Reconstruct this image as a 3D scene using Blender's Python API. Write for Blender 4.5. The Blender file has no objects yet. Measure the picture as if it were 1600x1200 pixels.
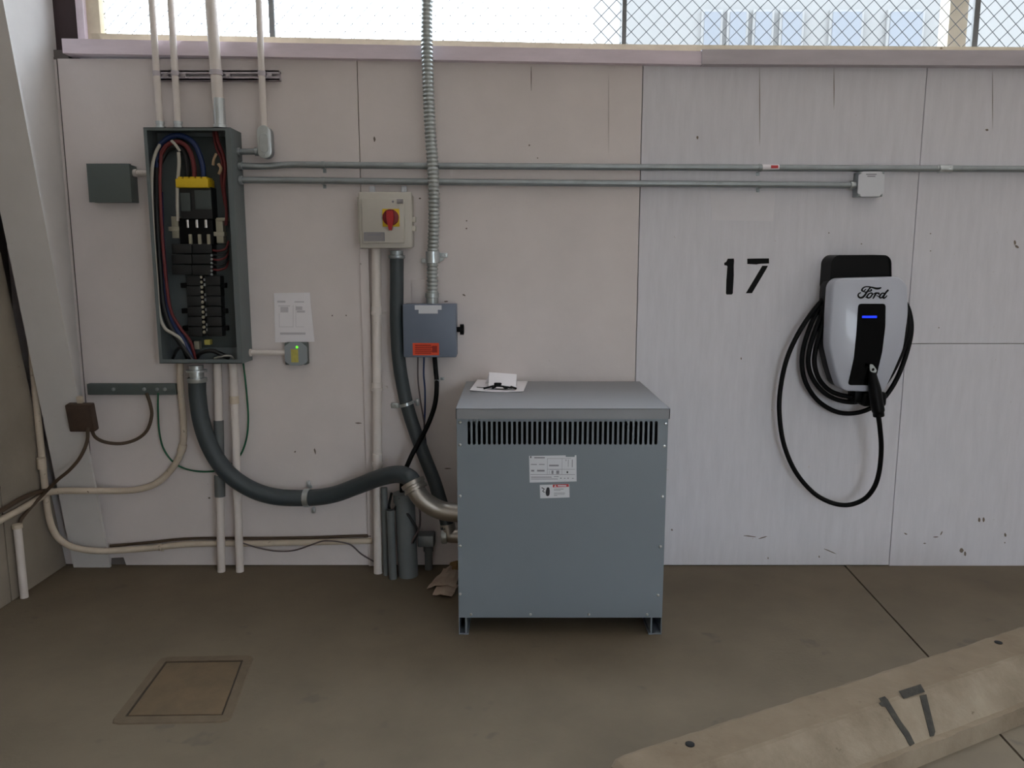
import bpy, bmesh, math, random
from mathutils import Vector, Matrix
random.seed(7)
scene = bpy.context.scene
COL = scene.collection

# ------------------------------------------------------------------ camera, sky, exposure
F_PX = 1200.0
PITCH = math.radians(8.64)
CAM_H = 1.39
CAM_D = 3.448
cam_data = bpy.data.cameras.new('camera')
cam_data.sensor_fit = 'HORIZONTAL'
cam_data.sensor_width = 36.0
cam_data.lens = 36.0 * F_PX / 1600.0
cam_data.clip_start = 0.02
cam_data.clip_end = 400
cam = bpy.data.objects.new('camera', cam_data)
COL.objects.link(cam)
cam.location = (0, -CAM_D, CAM_H)
cam.rotation_euler = (math.radians(90) - PITCH, 0, 0)
scene.camera = cam

world = bpy.data.worlds.new('sky')
scene.world = world
world.use_nodes = True
bg = world.node_tree.nodes['Background']
bg.inputs['Color'].default_value = (0.80, 0.90, 1.0, 1)
bg.inputs['Strength'].default_value = 7.5

vs = scene.view_settings
vs.view_transform = 'Standard'
vs.look = 'None'
vs.gamma = 1.0
vs.use_curve_mapping = False
vs.exposure = 0.0

# ------------------------------------------------------------------ geometry helpers
_c, _s = math.cos(PITCH), math.sin(PITCH)
def ray(px, py):
    u = (px - 800) / F_PX
    v = -(py - 600) / F_PX
    return Vector((u, _c + v * _s, -_s + v * _c))
EYE = Vector((0, -CAM_D, CAM_H))
def P(px, py, Y=0.0):
    """point of the photograph on the upright plane y = Y (Y < 0 stands off the wall)"""
    d = ray(px, py)
    return EYE + d * ((Y + CAM_D) / d.y)
def G(px, py, z=0.0):
    """point of the photograph on the level plane at height z"""
    d = ray(px, py)
    return EYE + d * ((z - CAM_H) / d.z)
def XP(px, py, X):
    """point of the photograph on the upright plane x = X"""
    d = ray(px, py)
    return EYE + d * (X / d.x)
def PL(px, py, p0, n):
    d = ray(px, py)
    return EYE + d * ((p0 - EYE).dot(n) / d.dot(n))
def PP(pts):
    return [P(*p) for p in pts]
def cr(pts, n=8, closed=False):
    """Catmull-Rom through the points"""
    pts = [Vector(p) for p in pts]
    m = len(pts)
    out = []
    rng = range(m if closed else m - 1)
    for i in rng:
        if closed:
            a, b, c, d = pts[(i - 1) % m], pts[i], pts[(i + 1) % m], pts[(i + 2) % m]
        else:
            b, c = pts[i], pts[i + 1]
            a = pts[i - 1] if i else b * 2 - c
            d = pts[i + 2] if i + 2 < m else c * 2 - b
        for k in range(n):
            t = k / n
            out.append(0.5 * ((2 * b) + (c - a) * t + (2 * a - 5 * b + 4 * c - d) * t * t
                              + (3 * b - a - 3 * c + d) * t ** 3))
    if not closed:
        out.append(pts[-1])
    return out
def chaikin(poly, it=3, w=0.25):
    for _ in range(it):
        out = []
        for i in range(len(poly)):
            a, b = poly[i], poly[(i + 1) % len(poly)]
            out += [a.lerp(b, w), a.lerp(b, 1 - w)]
        poly = out
    return poly
def round_poly(poly, r, seg=4):
    """round the corners of a closed polygon (list of Vectors in one plane)"""
    out = []
    m = len(poly)
    for i in range(m):
        a, b, c = poly[i - 1], poly[i], poly[(i + 1) % m]
        rr = min(r, (a - b).length * .48, (c - b).length * .48)
        p, q = b + (a - b).normalized() * rr, b + (c - b).normalized() * rr
        for k in range(seg + 1):
            t = k / seg
            out.append(p * (1 - t) ** 2 + b * 2 * t * (1 - t) + q * t * t)
    return out

class MB:
    def __init__(self):
        self.v, self.f = [], []
    def add(self, v, f):
        o = len(self.v)
        self.v += [Vector(p) for p in v]
        self.f += [tuple(i + o for i in q) for q in f]
        return self
    def box(self, x0, x1, y0, y1, z0, z1, bevel=0.0, seg=2, M=None):
        bm = bmesh.new()
        bmesh.ops.create_cube(bm, size=1)
        for p in bm.verts:
            p.co = Vector(((x0 + x1) / 2 + p.co.x * (x1 - x0), (y0 + y1) / 2 + p.co.y * (y1 - y0),
                           (z0 + z1) / 2 + p.co.z * (z1 - z0)))
        if bevel > 0:
            bmesh.ops.bevel(bm, geom=bm.edges[:], offset=bevel, segments=seg, profile=0.5, affect='EDGES')
        bm.verts.index_update()
        vs_ = [(M @ p.co) if M else p.co.copy() for p in bm.verts]
        fs = [[p.index for p in q.verts] for q in bm.faces]
        bm.free()
        return self.add(vs_, fs)
    def tube(self, pts, r, seg=14, caps=True):
        pts = [Vector(p) for p in pts]
        n = len(pts)
        rs = r if isinstance(r, (list, tuple)) else [r] * n
        T = []
        for i in range(n):
            t = pts[min(i + 1, n - 1)] - pts[max(i - 1, 0)]
            T.append(t.normalized())
        ref = Vector((0, 0, 1)) if abs(T[0].z) < .9 else Vector((1, 0, 0))
        N = (ref - T[0] * ref.dot(T[0])).normalized()
        vs_, fs = [], []
        for i in range(n):
            N = (N - T[i] * N.dot(T[i])).normalized()
            B = T[i].cross(N)
            for k in range(seg):
                a = 2 * math.pi * k / seg
                vs_.append(pts[i] + (N * math.cos(a) + B * math.sin(a)) * rs[i])
        for i in range(n - 1):
            for k in range(seg):
                k2 = (k + 1) % seg
                fs.append((i * seg + k, i * seg + k2, (i + 1) * seg + k2, (i + 1) * seg + k))
        if caps:
            fs.append(tuple(range(seg - 1, -1, -1)))
            fs.append(tuple((n - 1) * seg + k for k in range(seg)))
        return self.add(vs_, fs)
    def lathe(self, o, d, prof, seg=20, caps=True):
        """rings of (distance along d, radius)"""
        d = Vector(d).normalized()
        o = Vector(o)
        ref = Vector((0, 0, 1)) if abs(d.z) < .9 else Vector((1, 0, 0))
        N = (ref - d * ref.dot(d)).normalized()
        B = d.cross(N)
        vs_, fs = [], []
        for t, r in prof:
            for k in range(seg):
                a = 2 * math.pi * k / seg
                vs_.append(o + d * t + (N * math.cos(a) + B * math.sin(a)) * r)
        for i in range(len(prof) - 1):
            for k in range(seg):
                k2 = (k + 1) % seg
                fs.append((i * seg + k, i * seg + k2, (i + 1) * seg + k2, (i + 1) * seg + k))
        if caps:
            fs.append(tuple(range(seg - 1, -1, -1)))
            fs.append(tuple((len(prof) - 1) * seg + k for k in range(seg)))
        return self.add(vs_, fs)
    def prism(self, poly, ext):
        poly = [Vector(p) for p in poly]
        ext = Vector(ext)
        n = len(poly)
        vs_ = poly + [p + ext for p in poly]
        fs = [tuple(range(n)), tuple(range(2 * n - 1, n - 1, -1))]
        for i in range(n):
            j = (i + 1) % n
            fs.append((j, i, n + i, n + j))
        return self.add(vs_, fs)
    def loft(self, rings, cap0=True, cap1=True):
        n = len(rings[0])
        vs_ = [p for r in rings for p in r]
        fs = []
        for i in range(len(rings) - 1):
            for k in range(n):
                k2 = (k + 1) % n
                fs.append((i * n + k, i * n + k2, (i + 1) * n + k2, (i + 1) * n + k))
        if cap0:
            fs.append(tuple(range(n - 1, -1, -1)))
        if cap1:
            fs.append(tuple((len(rings) - 1) * n + k for k in range(n)))
        return self.add(vs_, fs)
    def ribbon(self, pts, w, ext, normal):
        """flat band of width w along the path, thickness ext"""
        pts = [Vector(p) for p in pts]
        n = len(pts)
        ws = w if isinstance(w, (list, tuple)) else [w] * n
        L, R = [], []
        for i in range(n):
            t = (pts[min(i + 1, n - 1)] - pts[max(i - 1, 0)]).normalized()
            s = t.cross(normal).normalized() * ws[i] / 2
            L.append(pts[i] + s)
            R.append(pts[i] - s)
        for i in range(n - 1):
            self.prism([L[i], L[i + 1], R[i + 1], R[i]], ext)
        return self
    def build(self, name, mat, parent=None, sharp=35, smooth=True):
        off = parent['_o'] if parent is not None and '_o' in parent else (0, 0, 0)
        off = Vector(off)
        me = bpy.data.meshes.new(name)
        me.from_pydata([tuple(p - off) for p in self.v], [], self.f)
        me.validate()
        bm = bmesh.new()
        bm.from_mesh(me)
        bmesh.ops.recalc_face_normals(bm, faces=bm.faces[:])
        bm.to_mesh(me)
        bm.free()
        if smooth:
            me.shade_smooth()
            me.set_sharp_from_angle(angle=math.radians(sharp))
        me.materials.append(mat)
        o = bpy.data.objects.new(name, me)
        COL.objects.link(o)
        if parent is not None:
            o.parent = parent
            root = parent
            o['_o'] = tuple(off)
        return o

def tag(o, label=None, cat=None, group=None, kind=None):
    if label: o['label'] = label
    if cat: o['category'] = cat
    if group: o['group'] = group
    if kind: o['kind'] = kind
    return o
def thing(name, label, cat, loc, group=None):
    o = bpy.data.objects.new(name, None)
    o.empty_display_size = 0.05
    COL.objects.link(o)
    o.location = loc
    o['_o'] = tuple(loc)
    return tag(o, label, cat, group)
def inst(src, delta, parent=None):
    o = src.copy()
    COL.objects.link(o)
    o.location = src.location + Vector(delta)
    o.parent = parent if parent is not None else src.parent
    return o
def single(name, mb, mat, label, cat, group=None):
    """a thing that is one mesh, its origin moved to its base"""
    xs = [p.x for p in mb.v]; ys = [p.y for p in mb.v]; zs = [p.z for p in mb.v]
    o3 = Vector(((min(xs) + max(xs)) / 2, (min(ys) + max(ys)) / 2, min(zs)))
    mb.v = [p - o3 for p in mb.v]
    o = mb.build(name, mat)
    o.location = o3
    return tag(o, label, cat, group)

# ------------------------------------------------------------------ materials
def lin(c):
    return tuple(((x / 255) / 12.92 if x / 255 <= .04045 else ((x / 255 + .055) / 1.055) ** 2.4) for x in c)
def mat(name, col, rough=.6, metal=0.0, var=0.0, vscale=6.0, stretch=(1, 1, 1), col2=None,
        bump=0.0, bscale=60.0, bstretch=None, specks=None, speck_scale=40, speck_thr=.12, emit=None, estr=0, coat=0, spec=.5):
    m = bpy.data.materials.new(name)
    m.use_nodes = True
    nt = m.node_tree
    N, Lk = nt.nodes, nt.links
    b = N['Principled BSDF']
    c1 = lin(col)
    b.inputs['Base Color'].default_value = (*c1, 1)
    b.inputs['Roughness'].default_value = rough
    b.inputs['Metallic'].default_value = metal
    b.inputs['Specular IOR Level'].default_value = spec
    if coat: b.inputs['Coat Weight'].default_value = coat
    if emit:
        b.inputs['Emission Color'].default_value = (*lin(emit), 1)
        b.inputs['Emission Strength'].default_value = estr
    tc = N.new('ShaderNodeTexCoord')
    def mapped(st):
        mp = N.new('ShaderNodeMapping')
        mp.inputs['Scale'].default_value = st
        Lk.new(tc.outputs['Object'], mp.inputs['Vector'])
        return mp.outputs['Vector']
    if var > 0 or col2:
        nz = N.new('ShaderNodeTexNoise')
        nz.inputs['Scale'].default_value = vscale
        nz.inputs['Detail'].default_value = 6
        nz.inputs['Roughness'].default_value = .62
        Lk.new(mapped(stretch), nz.inputs['Vector'])
        rp = N.new('ShaderNodeValToRGB')
        rp.color_ramp.elements[0].position = .3
        rp.color_ramp.elements[1].position = .7
        lo = lin(col2) if col2 else tuple(x * (1 - var) for x in c1)
        hi = c1 if col2 else tuple(min(1, x * (1 + var)) for x in c1)
        rp.color_ramp.elements[0].color = (*lo, 1)
        rp.color_ramp.elements[1].color = (*hi, 1)
        Lk.new(nz.outputs['Fac'], rp.inputs['Fac'])
        out = rp.outputs['Color']
        if specks:
            vz = N.new('ShaderNodeTexNoise')
            vz.inputs['Scale'].default_value = speck_scale
            vz.inputs['Detail'].default_value = 3
            vz.inputs['Roughness'].default_value = .7
            Lk.new(mapped((1, 1, 1)), vz.inputs['Vector'])
            r2 = N.new('ShaderNodeValToRGB')
            r2.color_ramp.elements[0].position = .5 + speck_thr
            r2.color_ramp.elements[1].position = .5 + speck_thr + .06
            r2.color_ramp.elements[0].color = (0, 0, 0, 1)
            r2.color_ramp.elements[1].color = (1, 1, 1, 1)
            Lk.new(vz.outputs['Fac'], r2.inputs['Fac'])
            mx = N.new('ShaderNodeMix')
            mx.data_type = 'RGBA'
            Lk.new(r2.outputs['Color'], mx.inputs['Factor'])
            Lk.new(out, mx.inputs['A'])
            mx.inputs['B'].default_value = (*lin(specks), 1)
            out = mx.outputs['Result']
        Lk.new(out, b.inputs['Base Color'])
    if bump > 0:
        nb = N.new('ShaderNodeTexNoise')
        nb.inputs['Scale'].default_value = bscale
        nb.inputs['Detail'].default_value = 5
        nb.inputs['Roughness'].default_value = .65
        Lk.new(mapped(bstretch or (1, 1, 1)), nb.inputs['Vector'])
        bp = N.new('ShaderNodeBump')
        bp.inputs['Strength'].default_value = bump
        bp.inputs['Distance'].default_value = .004
        Lk.new(nb.outputs['Fac'], bp.inputs['Height'])
        Lk.new(bp.outputs['Normal'], b.inputs['Normal'])
    return m

M = {}
M['wall_smooth'] = mat('painted_panel', (226, 217, 215), .75, var=.05, vscale=3, specks=(186, 176, 170), speck_scale=26,
                       speck_thr=.22, bump=.12, bscale=60)
M['wall_grain'] = mat('painted_plywood', (222, 220, 226), .7, var=.05, vscale=5, stretch=(6, 1, .9), specks=(192, 185, 180),
                      speck_scale=34, speck_thr=.2, bump=.14, bscale=20, bstretch=(3, 1, .3))
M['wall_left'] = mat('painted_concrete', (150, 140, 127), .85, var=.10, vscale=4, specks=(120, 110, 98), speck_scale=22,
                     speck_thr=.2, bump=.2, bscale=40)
M['rear'] = mat('pale_bounce_wall', (196, 187, 178), .9, var=.1, vscale=3)  # unseen walls, kept pale to bounce light onto the back wall
M['backing'] = mat('dark_wall_cavity', (110, 104, 100), .9, var=.1)
M['trim'] = mat('painted_sill_board', (232, 218, 228), .7, var=.07, vscale=7, stretch=(.6, 1, 3), bump=.15, bscale=40)
M['trim2'] = mat('painted_sill_board_grey', (196, 188, 194), .7, var=.07, vscale=7, stretch=(.6, 1, 3), bump=.15, bscale=40)
M['cream'] = mat('cream_window_paint', (222, 210, 184), .6, var=.08, vscale=12, specks=(150, 130, 100), speck_scale=30, speck_thr=.2)
M['ceiling'] = mat('ceiling_paint', (236, 230, 224), .9, var=.05)
M['column'] = mat('white_column_paint', (218, 214, 212), .6, var=.06, vscale=3, specks=(140, 132, 124), speck_scale=30,
                  speck_thr=.24, bump=.06, bscale=30)
M['floor'] = mat('concrete_slab', (110, 98, 81), .8, var=.14, vscale=2.2, specks=(100, 90, 76), speck_scale=5, speck_thr=.14,
                 bump=.25, bscale=70)
M['joint'] = mat('slab_joint_dirt', (58, 48, 38), .95, var=.1)
M['hatch'] = mat('rusty_cover', (112, 92, 68), .8, col2=(94, 80, 60), vscale=9, bump=.3, bscale=50)
M['hatch_rim'] = mat('rusty_rim', (102, 88, 70), .85, var=.15, vscale=12, bump=.3, bscale=50)
M['curb'] = mat('rough_concrete', (152, 138, 119), .9, col2=(116, 101, 82), vscale=5, specks=(96, 84, 66), speck_scale=18,
                speck_thr=.17, bump=.7, bscale=45)
M['black_paint'] = mat('black_stencil_paint', (9, 9, 11), .7, spec=.2, var=.3, vscale=20)
M['worn_paint'] = mat('worn_black_paint', (38, 36, 33), .8, col2=(66, 62, 54), vscale=45, bump=.4, bscale=60)
M['xfmr'] = mat('grey_enamel', (126, 135, 143), .42, var=.03, vscale=3)
M['xfmr_lid'] = mat('grey_enamel_lid', (140, 142, 146), .45, var=.04, vscale=4)
M['dark_inside'] = mat('dark_interior', (18, 18, 18), .9)
M['screw'] = mat('zinc_screw', (205, 208, 208), .3, metal=.9)
M['galv'] = mat('galvanised_steel', (158, 165, 168), .38, metal=.75, var=.10, vscale=14)
M['galv_bright'] = mat('bright_galvanised', (200, 206, 208), .3, metal=.85, var=.08, vscale=20)
M['flex'] = mat('flexible_steel', (176, 182, 182), .36, metal=.8, var=.06, vscale=9)
M['alu'] = mat('cast_elbow_metal', (186, 180, 172), .34, metal=.9, var=.06, vscale=12)
M['conduit_white'] = mat('white_painted_conduit', (228, 219, 213), .6, var=.06, vscale=9, specks=(180, 166, 150), speck_scale=40, speck_thr=.2)
M['conduit_dirty'] = mat('dirty_painted_conduit', (210, 195, 176), .65, var=.10, vscale=12, specks=(120, 100, 78), speck_scale=30, speck_thr=.16)
M['liquidtight'] = mat('dark_flexible_jacket', (60, 68, 72), .5, var=.06, vscale=8, bump=.15, bscale=90)
M['pvc'] = mat('grey_pvc', (108, 112, 112), .6, var=.08, vscale=10, specks=(80, 76, 70), speck_scale=25, speck_thr=.18)
M['box_green'] = mat('grey_green_enamel', (90, 99, 97), .5, var=.05, vscale=6)
M['panel_body'] = mat('panel_enamel', (104, 112, 114), .5, var=.05, vscale=6)
M['panel_in'] = mat('panel_inside_enamel', (70, 78, 78), .55, var=.06, vscale=6)
M['blue_box'] = mat('blue_grey_enamel', (110, 120, 138), .45, var=.04, vscale=6)
M['beige'] = mat('beige_plastic', (190, 184, 174), .5, var=.03, vscale=5)
M['beige_lip'] = mat('beige_cover_plastic', (196, 191, 182), .45, var=.03, vscale=5)
M['label_grey'] = mat('grey_engraved_plate', (150, 146, 148), .5)
M['red'] = mat('red_handle_plastic', (176, 30, 34), .4)
M['yellow'] = mat('yellow_plastic', (226, 190, 30), .5, var=.05, vscale=15)
M['white_paper'] = mat('white_paper', (246, 242, 246), .8, var=.02)
M['white_label'] = mat('white_label', (218, 220, 226), .5)
M['print_grey'] = mat('grey_print', (140, 140, 148), .7)
M['print_dark'] = mat('dark_print', (44, 44, 50), .7)
M['label_red'] = mat('red_print', (200, 62, 68), .6)
M['orange'] = mat('orange_label', (226, 78, 40), .6)
M['orange_dark'] = mat('orange_label_print', (150, 40, 26), .7)
M['black_rubber'] = mat('black_rubber', (10, 10, 11), .5, spec=.14)
M['black_plastic'] = mat('black_plastic', (9, 9, 10), .45, spec=.15)
M['black_gloss'] = mat('black_gloss_plastic', (2, 2, 3), .2, spec=.1)
M['breaker'] = mat('breaker_plastic', (24, 26, 28), .5)
M['charger_white'] = mat('silver_white_shell', (192, 195, 207), .3, coat=.3)
M['led_blue'] = mat('blue_status_light', (10, 20, 120), .4, emit=(20, 50, 255), estr=1.6)
M['led_green'] = mat('green_status_light', (60, 160, 40), .4, emit=(120, 255, 60), estr=1.0)
M['wire_white'] = mat('white_wire', (190, 186, 176), .5)
M['wire_black'] = mat('black_wire', (18, 18, 20), .45)
M['wire_blue'] = mat('blue_wire', (26, 46, 92), .45)
M['wire_red'] = mat('red_wire', (104, 36, 38), .5)
M['wire_brown'] = mat('brown_cable', (78, 62, 48), .6)
M['wire_green'] = mat('green_wire', (22, 92, 62), .5)
M['wire_grey'] = mat('grey_wire', (96, 84, 84), .5)
M['wire_tan'] = mat('tan_wire', (176, 150, 120), .5)
M['brown_box'] = mat('rusty_brown_box', (74, 58, 48), .8, var=.2, vscale=14)
M['bar_cream'] = mat('aluminium_bar', (172, 168, 150), .45, metal=.4)
M['lug'] = mat('shiny_lug', (225, 225, 225), .22, metal=.95)
M['mesh_wire'] = mat('mesh_wire', (84, 88, 92), .6, metal=.2)
M['post_steel'] = mat('mullion_steel', (120, 122, 122), .5, metal=.4, var=.05)
M['dark_gap'] = mat('dark_gap_strip', (62, 48, 50), .7, var=.1)
M['beige_post'] = mat('beige_timber', (206, 196, 178), .7, var=.06, stretch=(4, 4, .5))
M['patch'] = mat('paint_patch', (228, 225, 230), .7, var=.04)
M['cardboard'] = mat('crumpled_wrapper', (206, 190, 172), .75, col2=(184, 158, 140), vscale=16)
M['cardboard2'] = mat('brown_card', (138, 110, 66), .85, var=.1)
M['yellow_label'] = mat('yellow_label', (196, 186, 96), .6, var=.12, vscale=50)
M['yard'] = mat('pale_bounce_ground', (224, 216, 208), .9, var=.06, vscale=.6)  # unseen ground made pale to bounce light up to the ceiling
M['far_wall'] = mat('far_facade', (120, 120, 119), .9, var=.03, vscale=1)
M['far_trim'] = mat('far_facade_trim', (125, 125, 124), .9)
M['far_pane'] = mat('far_facade_pane', (111, 115, 121), .5, spec=.2)
M['ground'] = mat('yard_ground', (120, 112, 100), .9, var=.1, vscale=.6)

def tint_tops(m, col):
    nt = m.node_tree
    N, Lk = nt.nodes, nt.links
    b = N['Principled BSDF']
    src = b.inputs['Base Color'].links[0].from_socket
    ge = N.new('ShaderNodeNewGeometry')
    sx = N.new('ShaderNodeSeparateXYZ')
    Lk.new(ge.outputs['True Normal'], sx.inputs['Vector'])
    rp = N.new('ShaderNodeValToRGB')
    rp.color_ramp.elements[0].position = .75
    rp.color_ramp.elements[1].position = .95
    rp.color_ramp.elements[1].color = (.6, .6, .6, 1)
    Lk.new(sx.outputs['Z'], rp.inputs['Fac'])
    mx = N.new('ShaderNodeMix')
    mx.data_type = 'RGBA'
    Lk.new(rp.outputs['Color'], mx.inputs['Factor'])
    Lk.new(src, mx.inputs['A'])
    mx.inputs['B'].default_value = (*lin(col), 1)
    Lk.new(mx.outputs['Result'], b.inputs['Base Color'])
tint_tops(M['curb'], (112, 95, 74))  # upward faces of the block mixed towards a darker brown

# ------------------------------------------------------------------ structure
XL = -2.10          # left wall
XR = 5.2
ZC = 5.4            # ceiling, raised out of view so the opening lets in more light
YB = -4.3           # rear of the bay
def struct(name, mb, m, **k):
    o = mb.build(name, m, **k)
    o['kind'] = 'structure'
    return o

# floor: sub-base seen in the joint + two slabs
fl = struct('floor', MB().box(XL - .3, XR, YB, .12, -.20, -.012), M['joint'])
jx = lambda y: 1.568 + .075 * y
def slab(poly):
    return MB().prism([Vector((x, y, 0)) for x, y in poly], (0, 0, -.0119))
slab([(XL - .3, YB), (jx(YB) - .004, YB), (jx(.12) - .004, .12), (XL - .3, .12)]).build('slab', M['floor'], fl)
slab([(jx(YB) + .004, YB), (XR, YB), (XR, .12), (jx(.12) + .004, .12)]).build('slab', M['floor'], fl)
struct('ground', MB().box(-60, 60, -60, YB, -.3, -.02).box(XR, 60, YB, .4, -.3, -.02), M['ground'])
struct('ground_behind', MB().box(-60, 60, .4, 60, -.3, -.02), M['yard'])

# back wall: cavity backing, header over the opening, and separate sheets with open joints
wb = struct('wall_back', MB().box(XL - .2, XR, .016, .10, 0, 2.268).box(XL - .2, XR, .016, .16, 5.2, ZC).box(XL - .2, -1.90, .016, .10, 2.2, 2.31).box(XL - .25, -1.966, .03, .10, 2.2, 5.3), M['backing'])  # tall corner box added to keep sky light out of the column recess
ZT = 2.27
def sheet(x0, x1, z0, z1, m, y0=0.0):
    return MB().box(x0, x1, y0, .015, z0, z1, .0012, 1).build('panel', m, wb)
g = .0016
S0, S1, S2, S4 = -1.94, -.662, .560, 1.775
nx0, nx1, nz = P(171, 880, 0).x, P(197, 880, 0).x, P(180, 872, 0).z
MB().prism([Vector((x, 0, z)) for x, z in ((S0, .004), (nx0, .004), (nx0 + .004, nz), (nx1 - .01, nz + .004), (nx1, .004), (S1 - g, .004), (S1 - g, ZT), (S0, ZT))], (0, .015, 0)).build('panel', M['wall_smooth'], wb)
sheet(S1 + g, S2 - g, .004, ZT, M['wall_smooth'])
sheet(S2 + g, S4 - g, .004, ZT, M['wall_grain'], -.001)
zh = P(1500, 537, 0).z
sheet(S4 + g, S4 + 1.22 - g, zh + .0015, ZT, M['wall_grain'])
sheet(S4 + g, S4 + 1.22 - g, .0, zh - .0015, M['wall_grain'])
sheet(S4 + 1.22 + g, XR, .004, ZT, M['wall_grain'])
sheet(XL - .2, S0 - .012, .004, ZT, M['wall_smooth'], .012)

# left wall with its joint, side wall sheets
# (its sheets are cut along the slope of the corner column, a recess added to darken the strip beside it)
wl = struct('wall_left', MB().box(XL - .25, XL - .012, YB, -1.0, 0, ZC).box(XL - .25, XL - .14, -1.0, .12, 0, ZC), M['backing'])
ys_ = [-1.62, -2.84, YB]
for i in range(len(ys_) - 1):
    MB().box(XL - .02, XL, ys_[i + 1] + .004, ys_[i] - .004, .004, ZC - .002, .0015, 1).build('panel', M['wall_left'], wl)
cut = lambda z: -.172 * z + .0
def side_sheet(pts_):
    MB().prism([Vector((XL, y, z)) for y, z in pts_], (-.02, 0, 0)).build('panel', M['wall_left'], wl)
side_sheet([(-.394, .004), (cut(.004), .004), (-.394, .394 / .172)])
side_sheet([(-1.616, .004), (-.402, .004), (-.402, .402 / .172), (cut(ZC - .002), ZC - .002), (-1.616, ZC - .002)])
struct('ceiling', MB().box(XL - .25, XR, YB, .16, ZC, ZC + .15), M['ceiling'])
OX0, OX1, OZ = .9, 1.75, 1.95      # the entrance behind the camera
struct('wall_rear', MB().box(XL - .25, OX0, YB - .15, YB, 0, ZC).box(OX1, XR, YB - .15, YB, 0, ZC).box(OX0, OX1, YB - .15, YB, OZ, ZC), M['rear'])
struct('added_wall_right', MB().box(XR, XR + .15, YB - .15, .16, 0, ZC), M['rear'])  # added out of view to cut the light from the right

# sill boards under the opening
def board(pts_top, pts_bot, Y, Yb, name, m):
    poly = [P(*p, Y) for p in pts_top] + [P(*p, Y) for p in reversed(pts_bot)]
    return struct(name, MB().prism(poly, (0, Yb - Y, 0)), m)
board([(96, 60), (1100, 80)], [(98, 83), (1100, 101)], -.035, .1, 'trim_1', M['trim'])
b2 = [P(1097, 77, -.045), P(1600, 78.5, -.045)]
b3 = [P(1097, 100, -.045), P(1600, 102.5, -.045)]
ext = lambda a, b: a + (b - a) * ((XR - a.x) / (b.x - a.x))
struct('trim_2', MB().prism([b2[0], ext(*b2), ext(*b3), b3[0]], (0, .145, 0)), M['trim2'])

# opening frame: cream bottom rail, cream left jamb
wz0 = P(800, 70, .06).z
rl = [P(132, 51.5, .045), P(1000, 69.5, .045), P(1600, 73.5, .045)]
rl.append(rl[2] + (rl[2] - rl[1]) * ((XR - rl[2].x) / (rl[2].x - rl[1].x)))
fr = struct('window_1', MB().prism(rl + [p - Vector((0, 0, .07)) for p in reversed(rl)], (0, .055, 0)), M['cream'])
MB().box(P(133, 30, .05).x, P(157, 30, .05).x, .045, .10, wz0 - .02, 5.20, .004).build('window_jamb', M['cream'], fr)
MB().box(P(121, 30, .03).x, P(133, 30, .03).x, .02, .10, wz0 - .04, 5.20, .003).build('window_side_strip', M['trim'], fr)
MB().box(-1.964, P(121, 30, .05).x, .04, .12, 2.24, 5.20, .003).build('window_side_strip', M['dark_gap'], fr)  # dark strip standing in for the shaded gap beside the column

# ------------------------------------------------------------------ chain link screen in the opening
XM0, XM1 = P(150, 30, .08).x, 3.4
ZM0, ZM1 = P(800, 74, .08).z, 5.19
cl = thing('chain_link_screen', 'galvanised chain-link mesh screen across the open window band above the wall', 'mesh screen',
           (.6, .08, ZM0))
pitch = .0655
mbm = MB()
H = ZM1 - ZM0
k = -int(H / pitch) - 1
yy = .085
def clipd(x0, sgn):
    z0, z1 = ZM0, ZM1
    a, b = Vector((x0, 0, z0)), Vector((x0 + sgn * (z1 - z0), 0, z1))
    d = b - a
    t0, t1 = 0.0, 1.0
    for lo, hi in ((XM0, XM1),):
        ta, tb = (lo - a.x) / d.x, (hi - a.x) / d.x
        t0, t1 = max(t0, min(ta, tb)), min(t1, max(ta, tb))
    return (a + d * t0, a + d * t1) if t1 > t0 + .02 else None
nW = int((XM1 - XM0 + 2 * H) / pitch)
for i in range(nW):
    for sgn, off in ((1, -.0016), (-1, .0016)):
        x0 = XM0 - H + i * pitch
        r = clipd(x0, sgn)
        if r:
            a, b = r
            mbm.tube([a + Vector((0, yy + off, 0)), b + Vector((0, yy + off, 0))], .0017, 5)
wm = mbm.build('wire_mesh', M['mesh_wire'], cl)
wm['kind'] = 'stuff'
for px, w in ((425, 8), (975, 7), (1524, 9)):
    x = P(px, 30, .07).x
    MB().box(x - w * .0014, x + w * .0014, .058, .078, ZM0 - .02, ZM1, .003).build('post', M['post_steel'], cl)
MB().tube([(XM0, .085, ZM1 - .02), (XM1, .085, ZM1 - .02)], .018).build('top_rail', M['post_steel'], cl)
x0, x1 = P(1482, 40, .5).x, P(1512, 40, .5).x
single('porch_post', MB().box(x0, x1, .5, .5 + (x1 - x0), -.02, 3.6, .006).box(x0 - .03, x1 + .03, .47, .53 + (x1 - x0), -.02, .2, .006),
       M['beige_post'], 'beige square post standing outside behind the chain-link mesh', 'post')

# pale building across the yard, seen through the right hand bays
nx = P(968, 30, 6.0).x
nb = thing('yard_building', 'pale bluish building across the yard seen through the mesh on the right', 'building', (nx + 7, 7.5, -.02))
MB().box(nx, nx + 14, 6.0, 9.0, -.02, 5.6, .02).build('wall', M['far_wall'], nb)
MB().box(nx, nx + 14.0, 5.9, 9.1, 5.6, 5.8, .02).build('roof', M['far_trim'], nb)
for i, (pa, pb) in enumerate(((1100, 1125), (1140, 1165), (1180, 1205), (1222, 1252), (1300, 1345), (1390, 1440))):
    xa, xb = P(pa, 30, 5.97).x, P(pb, 30, 5.97).x
    wf = MB().box(xa - .03, xb + .03, 5.955, 6.0, 3.17, 4.33, .004).build('window_frame', M['far_trim'], nb)
    MB().box(xa, xb, 5.94, 5.955, 3.2, 4.3).build('pane', M['far_pane'], wf)

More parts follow.
